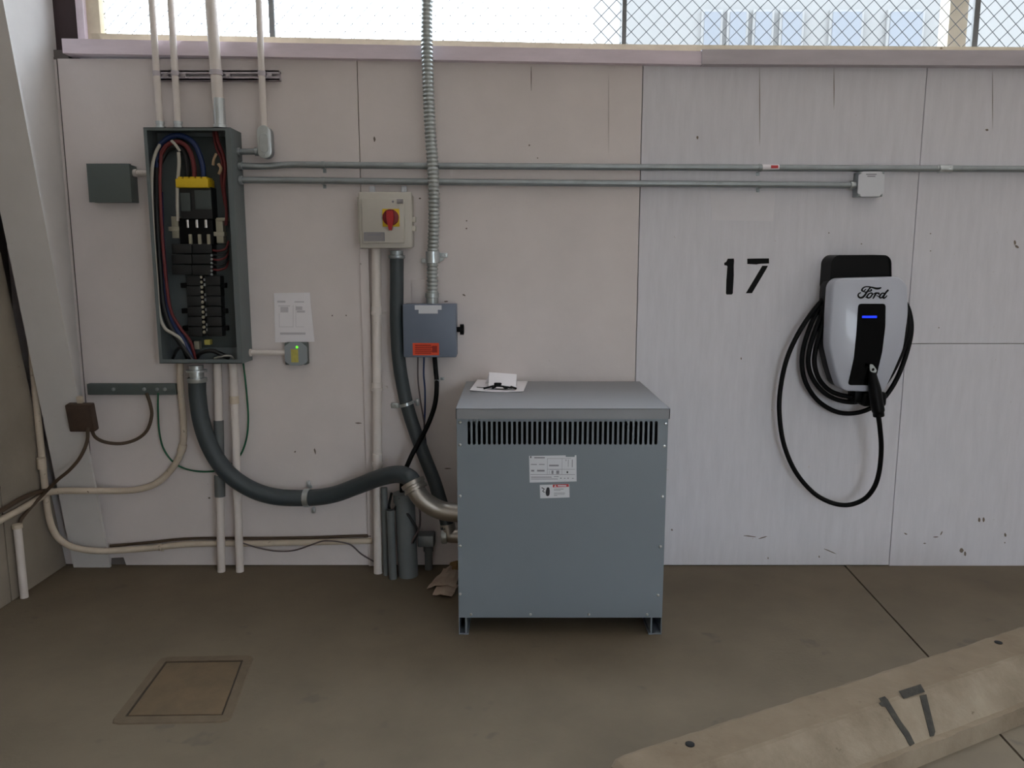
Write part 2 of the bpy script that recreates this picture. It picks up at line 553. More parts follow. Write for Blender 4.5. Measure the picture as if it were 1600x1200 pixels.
# ------------------------------------------------------------------ tapered steel column in the corner
cx0, cx1 = -2.054, -1.883
colm = thing('steel_column', 'white tapered steel column leaning out from the left corner of the bay', 'column', ((cx0 + cx1) / 2, -.02, 0))
yf = lambda z: -.02 - .172 * z
t = .014
MB().prism([(cx0, yf(0), 0), (cx0, yf(ZC), ZC), (cx0, yf(ZC) + t, ZC), (cx0, yf(0) + t, 0)], (cx1 - cx0, 0, 0)).build('front_flange', M['column'], colm)
wx = (cx0 + cx1) / 2 - .004
MB().prism([(wx, yf(0) + t, 0), (wx, yf(ZC) + t, ZC), (wx, .10, ZC), (wx, .10, 2.30), (wx, .012, 2.28), (wx, .012, 0)], (.01, 0, 0)).build('web', M['column'], colm)

# ------------------------------------------------------------------ floor: cover plate, parking block
hp = [G(198, 1120), G(260, 1036), G(378, 1034), G(347, 1118)]
def rectfrom(p):
    c = sum(p, Vector()) / 4
    return c
hc = rectfrom(hp)
hatch = thing('floor_cover', 'square rusty brown access cover set flush in the floor', 'floor cover', (hc.x, hc.y, 0))
def inset(poly, d):
    c = sum(poly, Vector()) / len(poly)
    return [p + (c - p).normalized() * d for p in poly]
outer = inset(hp, -.055)
mb = MB()
ring_o, ring_i = round_poly(outer, .03, 2), round_poly([p.copy() for p in inset(hp, -.006)], .004, 2)
up = Vector((0, 0, .004))
mb.loft([ring_o, [p + up * .8 for p in inset(ring_o, .004)], [p + up for p in ring_i], ring_i], False, False)
mb.build('rim', M['hatch_rim'], hatch)
MB().loft([[p.copy() for p in inset(hp, .004)], [p + up * .7 for p in inset(hp, .006)]]).build('cover', M['hatch'], hatch)
dp = inset(hp, -.008)
MB().loft([dp, [p + Vector((0, 0, .0008)) for p in dp]]).build('gap', M['joint'], hatch)

eC = Vector((.903, .429, 0)).normalized()
nC = Vector((.429, -.903, 0)).normalized()
A0 = Vector((.238, -1.643, 0)) - eC * .0
LEN = 1.80
curb = thing('parking_block', 'rough concrete parking block with a worn black number lying on the floor', 'parking block',
             tuple(A0 + eC * LEN / 2 + nC * .1))
prof = [(-.035, 0), (-.03, .05), (0, .137), (.012, .142), (.120, .141), (.128, .136), (.210, .052), (.224, .048), (.236, 0)]
rings = []
NS = 60
for i in range(NS + 1):
    s = LEN * i / NS
    e = min(s, LEN - s)
    sh = 1.0 - (.10 * max(0, 1 - e / .05) ** 2)
    r = []
    for j, (n_, z_) in enumerate(prof):
        jit = 0 if z_ == 0 else (.0008 if 4 <= j <= 6 else .002)
        mid = .1
        pt = A0 + eC * s + nC * (mid + (n_ - mid) * sh) + Vector((0, 0, z_ * sh))
        pt += nC * random.uniform(-jit, jit) + Vector((0, 0, random.uniform(-jit, jit)))
        if i in (0, NS):
            pt += eC * (.012 if i == 0 else -.012) * (z_ / .14)
        r.append(pt)
    rings.append(r)
MB().loft(rings).build('block', M['curb'], curb, sharp=16)
for px, py in ((1078, 1163), (1560, 1004)):
    c = G(px, py, .1418)
    MB().lathe((c.x, c.y, .128), (0, 0, 1), [(0, .0125), (.0155, .0125), (.0165, .010), (.0168, .004)], 14).build('anchor_hole', M['dark_inside'], curb)
# number painted on the sloping face
pA = A0 + nC * .128 + Vector((0, 0, .136))
pB = A0 + nC * .210 + Vector((0, 0, .052))
nf = eC.cross(pB - pA).normalized()
if nf.dot(nC) < 0: nf = -nf
nt_ = Vector((0, 0, 1))
off = nf * .0012
def onface(pts):
    return [PL(px, py, pA + off, nf) for px, py in pts]
d1 = [(1373, 1091), (1382, 1088), (1387, 1093), (1394, 1105), (1408, 1128), (1420, 1144), (1429, 1162), (1422, 1166), (1418, 1160), (1414, 1152),
      (1400, 1131), (1383, 1104), (1378, 1104), (1373, 1099), (1377, 1097)]
dig = MB().prism(onface(d1), nf * .0012).build('painted_digit', M['worn_paint'], curb)
MB().prism(onface([(1404, 1080), (1438, 1069), (1445, 1081), (1412, 1092)]), nf * .0012).prism(
    onface([(1437, 1087), (1447, 1085), (1461, 1143), (1459, 1150), (1453, 1151)]), nf * .0012).build('painted_digit', M['worn_paint'], curb)

# ------------------------------------------------------------------ stall number painted on the wall
def z2(u, v, sx=1110, sy=380, k=12.0):
    return (sx + u / k, sy + v / k)
num = thing('stall_number', 'black stencilled number seventeen painted on the plywood wall left of the charger', 'number', tuple(P(1165, 462, -.001)))
one = [(325, 290), (440, 288), (445, 330), (438, 430), (440, 600), (430, 780), (420, 940), (400, 962), (305, 962), (290, 940), (298, 700), (318, 440),
       (310, 420), (262, 414), (258, 370), (300, 345)]
MB().prism([P(*z2(*q), -.0012) for q in one], (0, -.0006, 0)).build('digit', M['black_paint'], num)
s7a = [(690, 290), (850, 286), (1098, 284), (1100, 380), (940, 386), (860, 398), (690, 390)]
s7b = [(972, 424), (1080, 424), (1040, 500), (780, 936), (664, 938)]
MB().prism([P(*z2(*q), -.0012) for q in s7a], (0, -.0006, 0)).prism([P(*z2(*q), -.0012) for q in s7b], (0, -.0006, 0)).build('digit', M['black_paint'], num)

# faint paint patches and little nail heads on the wall
a, b = P(1110, 296, 0), P(1212, 346, 0)
single('wall_patch', MB().prism([P(1110, 297, -.001), P(1211, 299, -.001), P(1208, 346, -.001), P(1112, 344, -.001)], (0, -.0016, 0)),
       M['patch'], 'pale rectangular repair patch on the wall below the horizontal conduits', 'patch')
a, b = P(643, 437, 0), P(665, 474, 0)
single('cover_plate', MB().box(a.x, b.x, -.006, 0, b.z, a.z, .001).lathe(((a.x + .012), -.006, a.z - .03), (0, -1, 0), [(0, .004), (.002, .003)], 8),
       M['wall_smooth'], 'small painted blank plate on the wall left of the flexible conduit bottom', 'plate')

mk = MB()
rm = random.Random(11)
def mark(px, py, w_, h_, rot=0):
    n_ = 7
    pts_ = []
    for k in range(n_):
        a_ = 2 * math.pi * k / n_
        u_, v_ = w_ * math.cos(a_) * rm.uniform(.6, 1.1), h_ * math.sin(a_) * rm.uniform(.6, 1.1)
        pts_.append(P(px + u_ * math.cos(rot) - v_ * math.sin(rot), py + u_ * math.sin(rot) + v_ * math.cos(rot), -.0011))
    mk.prism(pts_, (0, -.0004, 0))
for a_ in ((1542, 203, 3, 2), (1589, 385, 4, 2, .6), (1586, 379, 2, 4), (1454, 365, 1.2, 1.2), (1454, 392, 1.2, 1.2), (1295, 364, 1.2, 1.2), (1346, 381, 1.5, 1),
           (1467, 512, 1.2, 1.2), (1502, 860, 4, 4), (1508, 865, 2, 5), (1571, 836, 2, 4), (1570, 848, 1.2, 1.2), (1530, 812, 2, 4), (1537, 812, 2, 4), (1445, 849, 3, 1),
           (1415, 834, 3, 1.2, .4), (1158, 560, 1.2, 2), (1050, 828, 1.8, 1.8), (1172, 838, 12, 1, .1), (1192, 840, 9, 1, -.3), (1296, 861, 12, .8, .4), (983, 604, 2, 1.5),
           (729, 345, 1.2, 1.5), (729, 357, 1.5, 1.5), (725, 461, 3, 1.5, .5), (697, 471, 4, 1.5), (656, 310, 2, 1.5), (827, 227, 1.5, 2), (840, 247, 1, 1.5), (560, 661, 6, 1.2),
           (492, 705, 1.5, 6, -.2), (461, 706, 1.5, 2), (519, 493, 1.2, 1.5), (541, 493, 1.2, 1.5), (327, 778, 2, 1.5), (585, 218, 2, 5), (700, 732, 6, 1), (1090, 215, 2, 3),
           (830, 122, .8, 24), (951, 180, .3, 70), (1187, 165, .6, 62), (1303, 140, .7, 40), (1551, 152, .5, 48), (1471, 833, 1, 5, .5), (1462, 839, 5, 1), (1280, 870, 1.2, 2), (1200, 872, 1, 2)):
    mark(*a_)
mo = mk.build('chipped_marks', mat('wall_chip', (122, 110, 100), .9), wb)
mo['kind'] = 'stuff'

# ------------------------------------------------------------------ wall box helper (front face rectangle in the photograph)
def front_rect(px0, py0, px1, py1, Y):
    pm, qm = (py0 + py1) / 2, (px0 + px1) / 2
    return P(px0, pm, Y).x, P(px1, pm, Y).x, P(qm, py1, Y).z, P(qm, py0, Y).z
def front_box(mb, px0, py0, px1, py1, Y0, Y1, bev=.003):
    x0, x1, z0, z1 = front_rect(px0, py0, px1, py1, Y0)
    return mb.box(x0, x1, Y0, Y1, z0, z1, bev)

# ------------------------------------------------------------------ transformer
TX0, TX1, TY0, TY1, TZ0, TZ1 = -.203, .572, -.688, -.05, .070, .846
tr = thing('transformer', 'large grey floor-standing transformer cabinet with a row of vent slots', 'transformer', ((TX0 + TX1) / 2, (TY0 + TY1) / 2, 0))
th_ = .003
MB().box(TX0, TX0 + th_, TY0 + .003, TY1, 0.0, TZ1).build('side_panel', M['xfmr'], tr)
MB().box(TX1 - th_, TX1, TY0 + .003, TY1, 0.0, TZ1).build('side_panel', M['xfmr'], tr)
MB().box(TX0, TX1, TY1 - th_, TY1, TZ0, TZ1).build('back_panel', M['xfmr'], tr)
MB().box(TX0 + th_, TX1 - th_, TY0 + .02, TY1 - th_, TZ0 + .001, TZ0 + .005).build('bottom_panel', M['dark_inside'], tr)
MB().box(TX0 + .08, TX1 - .08, TY0 + .12, TY1 - .1, TZ0 + .005, TZ1 - .12, .02).build('core', M['dark_inside'], tr)
# front panel with real slots
vx0, vx1 = P(729, 676, TY0).x, P(1029, 676, TY0).x
vz1, vz0 = P(880, 658, TY0).z, P(880, 695, TY0).z
fp = MB()
Yf = TY0
def plate(x0, x1, z0, z1):
    fp.box(x0, x1, Yf, Yf + .003, z0, z1)
plate(TX0, TX1, TZ0, vz0)
plate(TX0, TX1, vz1, TZ1)
plate(TX0, vx0, vz0, vz1)
plate(vx1, TX1, vz0, vz1)
NSL = 38
pt_ = (vx1 - vx0) / NSL
sw = pt_ * .60
for i in range(NSL + 1):
    xc = vx0 + i * pt_          # a bar centred between slots
    hw = (pt_ - sw) / 2
    rr = sw / 2
    l, r = [], []
    for k in range(5):
        a = math.pi / 2 * k / 4
        l.append((hw + rr * (1 - math.sin(a)), vz0 + rr * (1 - math.cos(a))))
    lo = [(w_, z_) for w_, z_ in l]
    hi = [(w_, vz1 - (z_ - vz0)) for w_, z_ in reversed(l)]
    side = lo + hi
    right = [Vector((min(xc + w_, vx1), Yf, z_)) for w_, z_ in side]
    left = [Vector((max(xc - w_, vx0), Yf, z_)) for w_, z_ in reversed(side)]
    if i == 0: left = [Vector((vx0, Yf, vz1)), Vector((vx0, Yf, vz0))]
    if i == NSL: right = [Vector((vx1, Yf, vz0)), Vector((vx1, Yf, vz1))]
    fp.prism(right + left, (0, .003, 0))
fp.build('front_panel', M['xfmr'], tr)
# lid
lx0, lx1, ly0, ly1, lz0, lz1 = P(712, 645, TY0 - .02).x, P(1047, 645, TY0 - .02).x, TY0 - .02, -.04, .845, .884
MB().box(lx0, lx1, ly0, ly1, lz1 - .004, lz1, .0012, 1).box(lx0, lx1, ly0, ly0 + .003, lz0, lz1 - .001).box(lx0, lx0 + .003, ly0, ly1, lz0, lz1 - .001).box(
    lx1 - .003, lx1, ly0, ly1, lz0, lz1 - .001).box(lx0, lx1, ly1 - .003, ly1, lz0, lz1 - .001).build('lid', M['xfmr_lid'], tr)
# skids: Z-shaped channels
for px, sg in ((728, 1), (1018, -1)):
    x = P(px, 975, TY0).x
    ex = TX0 + th_ if sg > 0 else TX1 - th_
    mbk = MB().box(x - .003, x + .003, TY0 + .004, TY1, .0, TZ0)
    mbk.box(min(x, ex), max(x, ex), TY0 + .004, TY1, .0, .006)
    mbk.box(min(x, ex), max(x, ex), TY0 + .06, TY1, TZ0 - .006, TZ0)
    mbk.box(x - .010, x + .010, TY0 + .002, TY1, .0, .006)
    mbk.build('foot', M['xfmr'], tr)
# screws
sc0 = None
spots = [(719, 660), (719, 695), (719, 775), (719, 853), (719, 928), (1040, 662), (1038, 697), (1035, 776), (1032, 854), (1028, 930),
         (736, 960), (829, 960), (920, 960), (1011, 960)]
for px, py in spots:
    c = P(px, py, TY0)
    if sc0 is None:
        sc0 = MB().lathe(c, (0, -1, 0), [(0, .0055), (.002, .0055), (.004, .0038), (.0045, .001)], 10).build('screw', M['screw'], tr)
        c0 = c
    else:
        inst(sc0, c - c0)
# nameplate
def lines(mb, rects, Y, base, k=13.336, sx=810, sy=700):
    for u0, v0, u1, v1 in rects:
        x0, x1, z0, z1 = front_rect(sx + u0 / k, sy + v0 / k, sx + u1 / k, sy + v1 / k, Y)
        mb.box(x0, x1, Y - .0004, Y, z0, z1)
    return mb
yn = TY0 - .0008
k_ = 13.336
q = lambda u, v: P(810 + u / k_, 700 + v / k_, TY0)
npo = [(222, 165), (985, 152), (985, 185), (1170, 185), (1175, 150), (1208, 150), (1212, 695), (235, 720)]
npl = MB().prism([q(*p) for p in npo], (0, -.0008, 0)).build('nameplate', M['white_label'], tr)
pr = [(600, 215, 606, 545), (905, 215, 911, 545), (600, 215, 1100, 220), (250, 548, 1180, 556), (600, 440, 1180, 446), (640, 350, 840, 380), (650, 440, 850, 450),
      (330, 190, 550, 215), (260, 335, 385, 350), (430, 335, 545, 350), (265, 455, 330, 490), (390, 455, 545, 490), (260, 600, 690, 615), (260, 640, 820, 652),
      (740, 590, 840, 602), (1035, 240, 1045, 390), (985, 240, 1000, 270), (1115, 240, 1130, 400), (640, 470, 646, 540), (690, 470, 730, 540), (790, 470, 850, 540),
      (870, 620, 900, 640), (950, 625, 980, 640), (1020, 620, 1050, 640), (1120, 625, 1150, 640)]
lines(MB(), pr, yn, npl).build('print', M['print_grey'], npl)
for rc_ in ((248, 170, 268, 210), (1005, 485, 1035, 525)):
    lines(MB(), [rc_], yn, npl).build('print', M['print_dark'], npl)
wl_ = MB().prism([q(*p) for p in ((445, 770), (1060, 752), (1066, 1028), (455, 1048))], (0, -.0008, 0)).build('warning_label', M['white_label'], tr)
MB().prism([P(810 + u / k_, 700 + v / k_, yn) for u, v in ((715, 765), (1050, 753), (1052, 808), (718, 820))], (0, -.0004, 0)).build('red_header', M['label_red'], wl_)
lines(MB(), [(820, 775, 1000, 800)], yn - .0005, wl_).prism([P(810 + u / k_, 700 + v / k_, yn - .0005) for u, v in ((745, 808), (770, 768), (795, 806))], (0, -.0003, 0)).build('print', M['white_label'], wl_)
hand = [(575, 880), (590, 830), (615, 815), (645, 830), (655, 890), (652, 960), (640, 990), (610, 1005), (580, 990), (565, 930)]
MB().prism([P(810 + u / k_, 700 + v / k_, yn) for u, v in hand], (0, -.0004, 0)).ribbon(
    [P(810 + u / k_, 700 + v / k_, yn) for u, v in ((485, 825), (540, 855), (505, 900), (545, 925))], .0035, (0, -.0004, 0), Vector((0, 1, 0))).build('pictogram', M['print_dark'], wl_)
lines(MB(), [(740, 850, 940, 860), (740, 880, 880, 888), (740, 935, 970, 945), (740, 965, 960, 972), (740, 985, 810, 995)], yn, wl_).build('print', M['print_grey'], wl_)

# papers and a small device on top of the lid
tz = lz1
c0_ = [G(734, 612, tz), G(746, 594, tz), G(825, 596, tz), G(818, 613, tz)]
def sheet_paper(pts, z0, th, name, label, m, curl=.006):
    mb = MB()
    n = 6
    rows_t, rows_b = [], []
    for i in range(n + 1):
        for j in range(n + 1):
            u, v = i / n, j / n
            p = (pts[0] * (1 - u) * (1 - v) + pts[3] * u * (1 - v) + pts[1] * (1 - u) * v + pts[2] * u * v)
            z = z0 + curl * (abs(u - .55) ** 2) * (1.4 - v) * 2
            rows_t.append(Vector((p.x, p.y, z + th)))
            rows_b.append(Vector((p.x, p.y, z)))
    V = rows_t + rows_b
    N_ = (n + 1) ** 2
    Fs = []
    for i in range(n):
        for j in range(n):
            a = i * (n + 1) + j
            Fs.append((a, a + 1, a + n + 2, a + n + 1))
            Fs.append((N_ + a, N_ + a + n + 1, N_ + a + n + 2, N_ + a + 1))
    for i in range(n):
        for a, b in ((i, i + 1), (n * (n + 1) + i, n * (n + 1) + i + 1), (i * (n + 1), (i + 1) * (n + 1)), (i * (n + 1) + n, (i + 1) * (n + 1) + n)):
            Fs.append((a, b, N_ + b, N_ + a))
    mb.add(V, Fs)
    return single(name, mb, m, label, 'paper')
sheet_paper(c0_, tz + .0006, .0015, 'paper_sheet', 'flat white paper sheet lying on the transformer lid', M['white_paper'])
# folded leaflet standing up like a tent behind the little bundle
l0, l1 = G(763, 606, tz + .01), G(806, 607, tz + .01)
l0.z = l1.z = tz + .009
leaf = [l0, l1, l1 + Vector((.004, .055, .052)), l0 + Vector((.002, .055, .058))]
mbp = MB().prism(leaf, Vector((0, .0012, .0012)))
mbp.prism([leaf[3], leaf[2], leaf[2] + Vector((0, .045, -.055)), leaf[3] + Vector((-.02, .045, -.058))], Vector((0, .0012, 0)))
mbp.prism([l0 + Vector((-.05, .03, 0)), l0 + Vector((.06, .02, .0)), l0 + Vector((.05, .10, .004)), l0 + Vector((-.045, .11, .004))], Vector((0, 0, .002)))
single('folded_leaflet', mbp, M['white_paper'], 'small folded white leaflet propped up on the flat paper sheet', 'leaflet')
mbt = MB()
for a, b, c, r in (((756, 607), (775, 603), (800, 606), .004), ((763, 603), (778, 601), (790, 606), .006), ((770, 606), (785, 601), (806, 607), .005), ((792, 606), (797, 601), (803, 602), .005)):
    mbt.tube(cr([G(*a, tz + .012), G(*b, tz + .018), G(*c, tz + .012)], 5), r, 8)
g0 = G(778, 605, tz + .01)
mbt.box(g0.x - .016, g0.x + .016, g0.y - .014, g0.y + .012, tz + .0078, tz + .030, .004)
single('cable_tie_bundle', mbt, M['black_plastic'], 'small tangle of black straps lying on the paper on the transformer lid', 'straps')

# ------------------------------------------------------------------ horizontal conduits on the wall
def clamp(mb, c, d, r, w=.012, tab=.02, ysurf=0.0, side=(0, 0, 1)):
    """strap around a pipe at c with direction d plus a screwed tab"""
    d = Vector(d).normalized()
    mb.lathe(c - d * w / 2, d, [(0, r * 1.02), (.0005, r * 1.13), (w - .0005, r * 1.13), (w, r * 1.02)], 16)
    s = Vector(side).normalized()
    p = c + s * (r * 1.0)
    q_ = c + s * (r + tab)
    y1 = ysurf
    t2 = d * w / 2
    mb.prism([Vector((p.x, y1 - .004, p.z)) - t2, Vector((p.x, y1 - .004, p.z)) + t2, Vector((q_.x, y1 - .004, q_.z)) + t2, Vector((q_.x, y1 - .004, q_.z)) - t2], (0, .004, 0))
    mb.lathe((q_ + p * 0).lerp(p, .35) * 1.0 - Vector((0, (q_.lerp(p, .35)).y - (y1 - .004), 0)), (0, -1, 0), [(0, w * .4), (.003, w * .35), (.0035, w * .1)], 8)
    return mb

Yc = -.026
up_pts = PP([(372, 259, -.05), (395, 260, -.045), (420, 259.5, -.036), (455, 257.5, Yc), (520, 258, Yc)])
upc = thing('conduit', 'upper long galvanised conduit running along the wall to the right edge', 'conduit', tuple(P(900, 262, Yc)), 'horizontal wall conduits')
path = cr(up_pts, 5) + [P(700, 259.5, Yc), P(1120, 262, Yc), P(1600, 264.5, Yc)]
e_ = path[-1] + (path[-1] - path[-2]).normalized() * (XR - .3 - path[-1].x)
path.append(e_)
MB().tube(path, .0140, 14).build('pipe', M['galv'], upc)
cc = P(1476, 264, Yc)
MB().lathe(cc - Vector((.028, 0, 0)), (1, 0, 0), [(0, .015), (.001, .0185), (.010, .0185), (.012, .0172), (.044, .0172), (.046, .0185), (.055, .0185), (.056, .015)], 18).build('coupling', M['galv_bright'], upc)
for px in (1466, 1485):
    MB().lathe(P(px, 261, -.043), (0, -1, 0), [(0, .004), (.003, .003)], 8).build('set_screw', M['screw'], upc)
x0 = P(1192, 262, -.04).x; x1 = P(1218, 262, -.04).x
lc = P(1205, 262, Yc)
MB().lathe((x0, lc.y, lc.z), (1, 0, 0), [(0, .0141), (0.0002, .0146), (x1 - x0, .0146), (x1 - x0 + .0002, .0141)], 18).build('sticker', M['white_paper'], upc)
MB().box(x0 + .035, x1 - .006, Yc - .0158, Yc - .0135, lc.z - .004, lc.z + .008, .0005, 1).build('sticker_print', M['label_red'], upc)
def connector(mb, c, d, r, L=.03):
    return mb.lathe(c, d, [(0, r * 1.05), (.001, r * 1.5), (.008, r * 1.5), (.009, r * 1.2), (L * .6, r * 1.2), (L * .62, r * 1.38), (L, r * 1.38), (L + .001, r)], 16)
connector(MB(), P(368, 259, -.05), (1, 0, 0), .0135).build('connector', M['galv_bright'], upc)
clamp(MB(), P(505, 258, Yc), (1, 0, 0), .014, .014, .016, 0, (0, 0, -1)).build('strap', M['galv'], upc)
clamp(MB(), P(1187, 262.5, Yc), (1, 0, 0), .014, .014, .016, 0, (0, 0, -1)).build('strap', M['galv'], upc)

lwc = thing('conduit', 'lower galvanised conduit ending at the white junction box on the wall', 'conduit', tuple(P(850, 286, Yc)), 'horizontal wall conduits')
path = cr(PP([(372, 281.5, -.05), (400, 281.5, -.045), (450, 282, -.032), (510, 282.5, Yc)]), 5) + [P(700, 284.5, Yc), P(1120, 288, Yc), P(1330, 289.5, Yc)]
MB().tube(path, .0140, 14).build('pipe', M['galv'], lwc)
connector(MB(), P(368, 281.5, -.05), (1, 0, 0), .0135).build('connector', M['galv_bright'], lwc)
connector(MB(), P(1341, 289.5, Yc), (-1, 0, 0), .0135, .036).build('connector', M['galv_bright'], lwc)
clamp(MB(), P(1187, 288.5, Yc), (1, 0, 0), .014, .014, .016, 0, (0, 0, -1)).build('strap', M['galv'], lwc)
clamp(MB(), P(505, 282.5, Yc), (1, 0, 0), .014, .014, .016, 0, (0, 0, -1)).build('strap', M['galv'], lwc)

# white square junction box
x0, x1, z0, z1 = front_rect(1341, 268, 1381, 307, -.055)
jb = thing('junction_box', 'square white steel junction box above the charger', 'junction box', ((x0 + x1) / 2, -.027, z0))
MB().box(x0, x1, -.053, 0, z0, z1, .003).build('body', M['galv'], jb)
cut = .012
MB().prism(round_poly([Vector((x0 - .001 + a * (x1 - x0 + .002), -.053, z0 + b * (z1 - z0))) for a, b in
            ((.13, 0), (.87, 0), (.9, .09), (1, .13), (1, .87), (.9, .91), (.87, 1), (.13, 1), (.1, .91), (0, .87), (0, .13), (.1, .09))], .004, 2), (0, -.004, 0)).build('cover', M['white_label'], jb)
for a, b in ((.06, .06), (.94, .06), (.06, .94), (.94, .94)):
    MB().lathe((x0 + a * (x1 - x0), -.053, z0 + b * (z1 - z0)), (0, -1, 0), [(0, .005), (.005, .004), (.0052, .001)], 8).build('screw', M['galv'], jb)
MB().box(x0 + .03, x0 + .075, -.0576, -.057, z1 - .014, z1 - .010).box(x0 + .036, x0 + .070, -.0576, -.057, z1 - .022, z1 - .018).build('print', M['print_grey'], jb)

# ------------------------------------------------------------------ risers above the panel, their rail and LB fitting
rail = thing('strut_rail', 'horizontal painted steel rail behind the four risers above the open panel', 'rail', tuple(P(338, 128, -.02)))
x0, x1 = P(240, 115, -.03).x, P(436, 115, -.03).x
za, zb = P(338, 110, -.03).z, P(338, 125, -.03).z
zc_ = (za + zb) / 2
MB().box(x0, x1, -.03, 0, zb, zb + .006).box(x0, x1, -.03, 0, za - .006, za).box(x0, x1, -.008, 0, zb, za).box(x0, x1, -.03, -.026, zb, zb + .014).box(
    x0, x1, -.03, -.026, za - .014, za).build('channel', M['trim2'], rail)
def riser(px_top, px_bot, pyb, rpx, label, m, extra=None):
    Y = -.03 - .014 - .0029 * rpx * .5
    r = rpx * .00275 / 2
    b = P(px_bot, pyb, Y)
    root = thing('riser_conduit', label, 'conduit', tuple(b), 'risers above the open panel')
    a = P(px_top, 0, Y)
    d = (a - b)
    top = b + d * ((ZC - b.z) / d.z)
    MB().tube([b, b.lerp(top, .5), top], r, 14).build('pipe', m, root)
    c = b + d * ((zc_ - b.z) / d.z)
    clamp(MB(), c, (d.x, d.y, d.z), r, .02, .02, -.03, (1, 0, 0)).build('strap', M['trim2'], root)
    return root, b, r
specs = [(237, 250.5, 196, 10, 'white painted riser conduit furthest left above the open panel'),
         (266.5, 278.5, 196, 10, 'white painted riser conduit second from left above the open panel')]
for s in specs:
    root, b, r = riser(*s, M['conduit_white'])
    connector(MB(), Vector((b.x, b.y, b.z - .012)), (0, 0, 1), r * .95, .028).build('connector', M['galv_bright'], root)
root, b, r = riser(329, 344, 198, 17, 'thickest riser conduit with a bare galvanised foot entering the open panel', M['conduit_white'])
MB().lathe(b - Vector((0, 0, .006)), (0, 0, 1), [(0, r * 1.25), (.012, r * 1.25), (.014, r * 1.06), (.12, r * 1.04), (.121, r * .9)], 18).build('coupling', M['galv_bright'], root)
root, b, r = riser(404, 412.5, 199, 10, 'white riser conduit dropping into the oval elbow fitting right of the panel', M['conduit_white'])
# oval elbow body
x0, x1, z0, z1 = front_rect(402, 196, 423, 247, -.075)
lb = thing('elbow_fitting', 'oval galvanised conduit elbow body with a screwed cover right of the panel', 'conduit fitting', ((x0 + x1) / 2, -.045, z0))
def stadium(x0, x1, z0, z1, Y, ins=0):
    r = (x1 - x0) / 2 - ins
    cx = (x0 + x1) / 2
    pts = []
    for k in range(9):
        a = math.pi * k / 8
        pts.append(Vector((cx + r * math.cos(a), Y, z1 - ins - r + r * math.sin(a))))
    for k in range(9):
        a = math.pi + math.pi * k / 8
        pts.append(Vector((cx + r * math.cos(a), Y, z0 + ins + r + r * math.sin(a))))
    return pts
MB().loft([stadium(x0, x1, z0, z1, -.018, .004), stadium(x0, x1, z0, z1, -.030), stadium(x0, x1, z0, z1, -.070)]).build('body', M['galv'], lb)
MB().loft([stadium(x0, x1, z0, z1, -.070, -.001), stadium(x0, x1, z0, z1, -.074, -.001), stadium(x0, x1, z0, z1, -.076, .003)]).build('cover', M['galv_bright'], lb)
MB().loft([stadium(x0, x1, z0 + .012, z1 - .02, -.076, .010), stadium(x0, x1, z0 + .012, z1 - .02, -.079, .012)]).lathe(
    ((x0 + x1) / 2, -.076, z0 + .012), (0, -1, 0), [(0, .005), (.003, .004)], 8).build('cover_rib', M['galv_bright'], lb)
pz = P(385, 237, -.05)
MB().tube([P(366, 237, -.05), P(404, 237, -.05)], .0125, 14).build('nipple', M['galv'], lb)
connector(MB(), P(367, 237, -.05), (1, 0, 0), .0125, .02).build('connector', M['galv_bright'], lb)
MB().lathe(P(404, 237, -.05), (-1, 0, 0), [(0, .018), (.014, .018), (.016, .014)], 14).build('collar', M['galv'], lb)

# ------------------------------------------------------------------ open distribution panel
YP = -.13
PX0, PX1 = -1.534, -1.172
PZ0, PZ1 = P(300, 568, YP).z, P(300, 199, YP).z
pn = thing('distribution_panel', 'tall open electrical panel with its cover off showing breakers and wires', 'electrical panel', ((PX0 + PX1) / 2, -.065, PZ0))
w = .003
mb = MB()
mb.box(PX0, PX1, -.012, 0, PZ0, PZ1)
mb.box(PX0, PX0 + w, YP, -.012, PZ0, PZ1).box(PX1 - w, PX1, YP, -.012, PZ0, PZ1)
mb.box(PX0 + w, PX1 - w, YP, -.012, PZ1 - w, PZ1).box(PX0 + w, PX1 - w, YP, -.012, PZ0, PZ0 + w)
mb.build('enclosure', M['panel_body'], pn)
MB().box(PX0 + w, PX0 + .014, YP, YP + .002, PZ0, PZ1).box(PX1 - .022, PX1 - w, YP, YP + .002, PZ0, PZ1).box(
    PX0 + .014, PX1 - .022, YP, YP + .002, PZ1 - .012, PZ1).box(PX0 + .014, PX1 - .022, YP, YP + .002, PZ0, PZ0 + .018).build('rim', M['panel_body'], pn)
MB().box(PX0 + .09, PX1 - .02, -.022, -.0121, PZ0 + .06, PZ1 - .02, .002).build('back_plate', M['panel_in'], pn)
def pbox(name, px0, py0, px1, py1, Y0, Y1, m, bev=.002, par=None):
    return front_box(MB(), px0, py0, px1, py1, Y0, Y1, bev).build(name, m, par or pn)
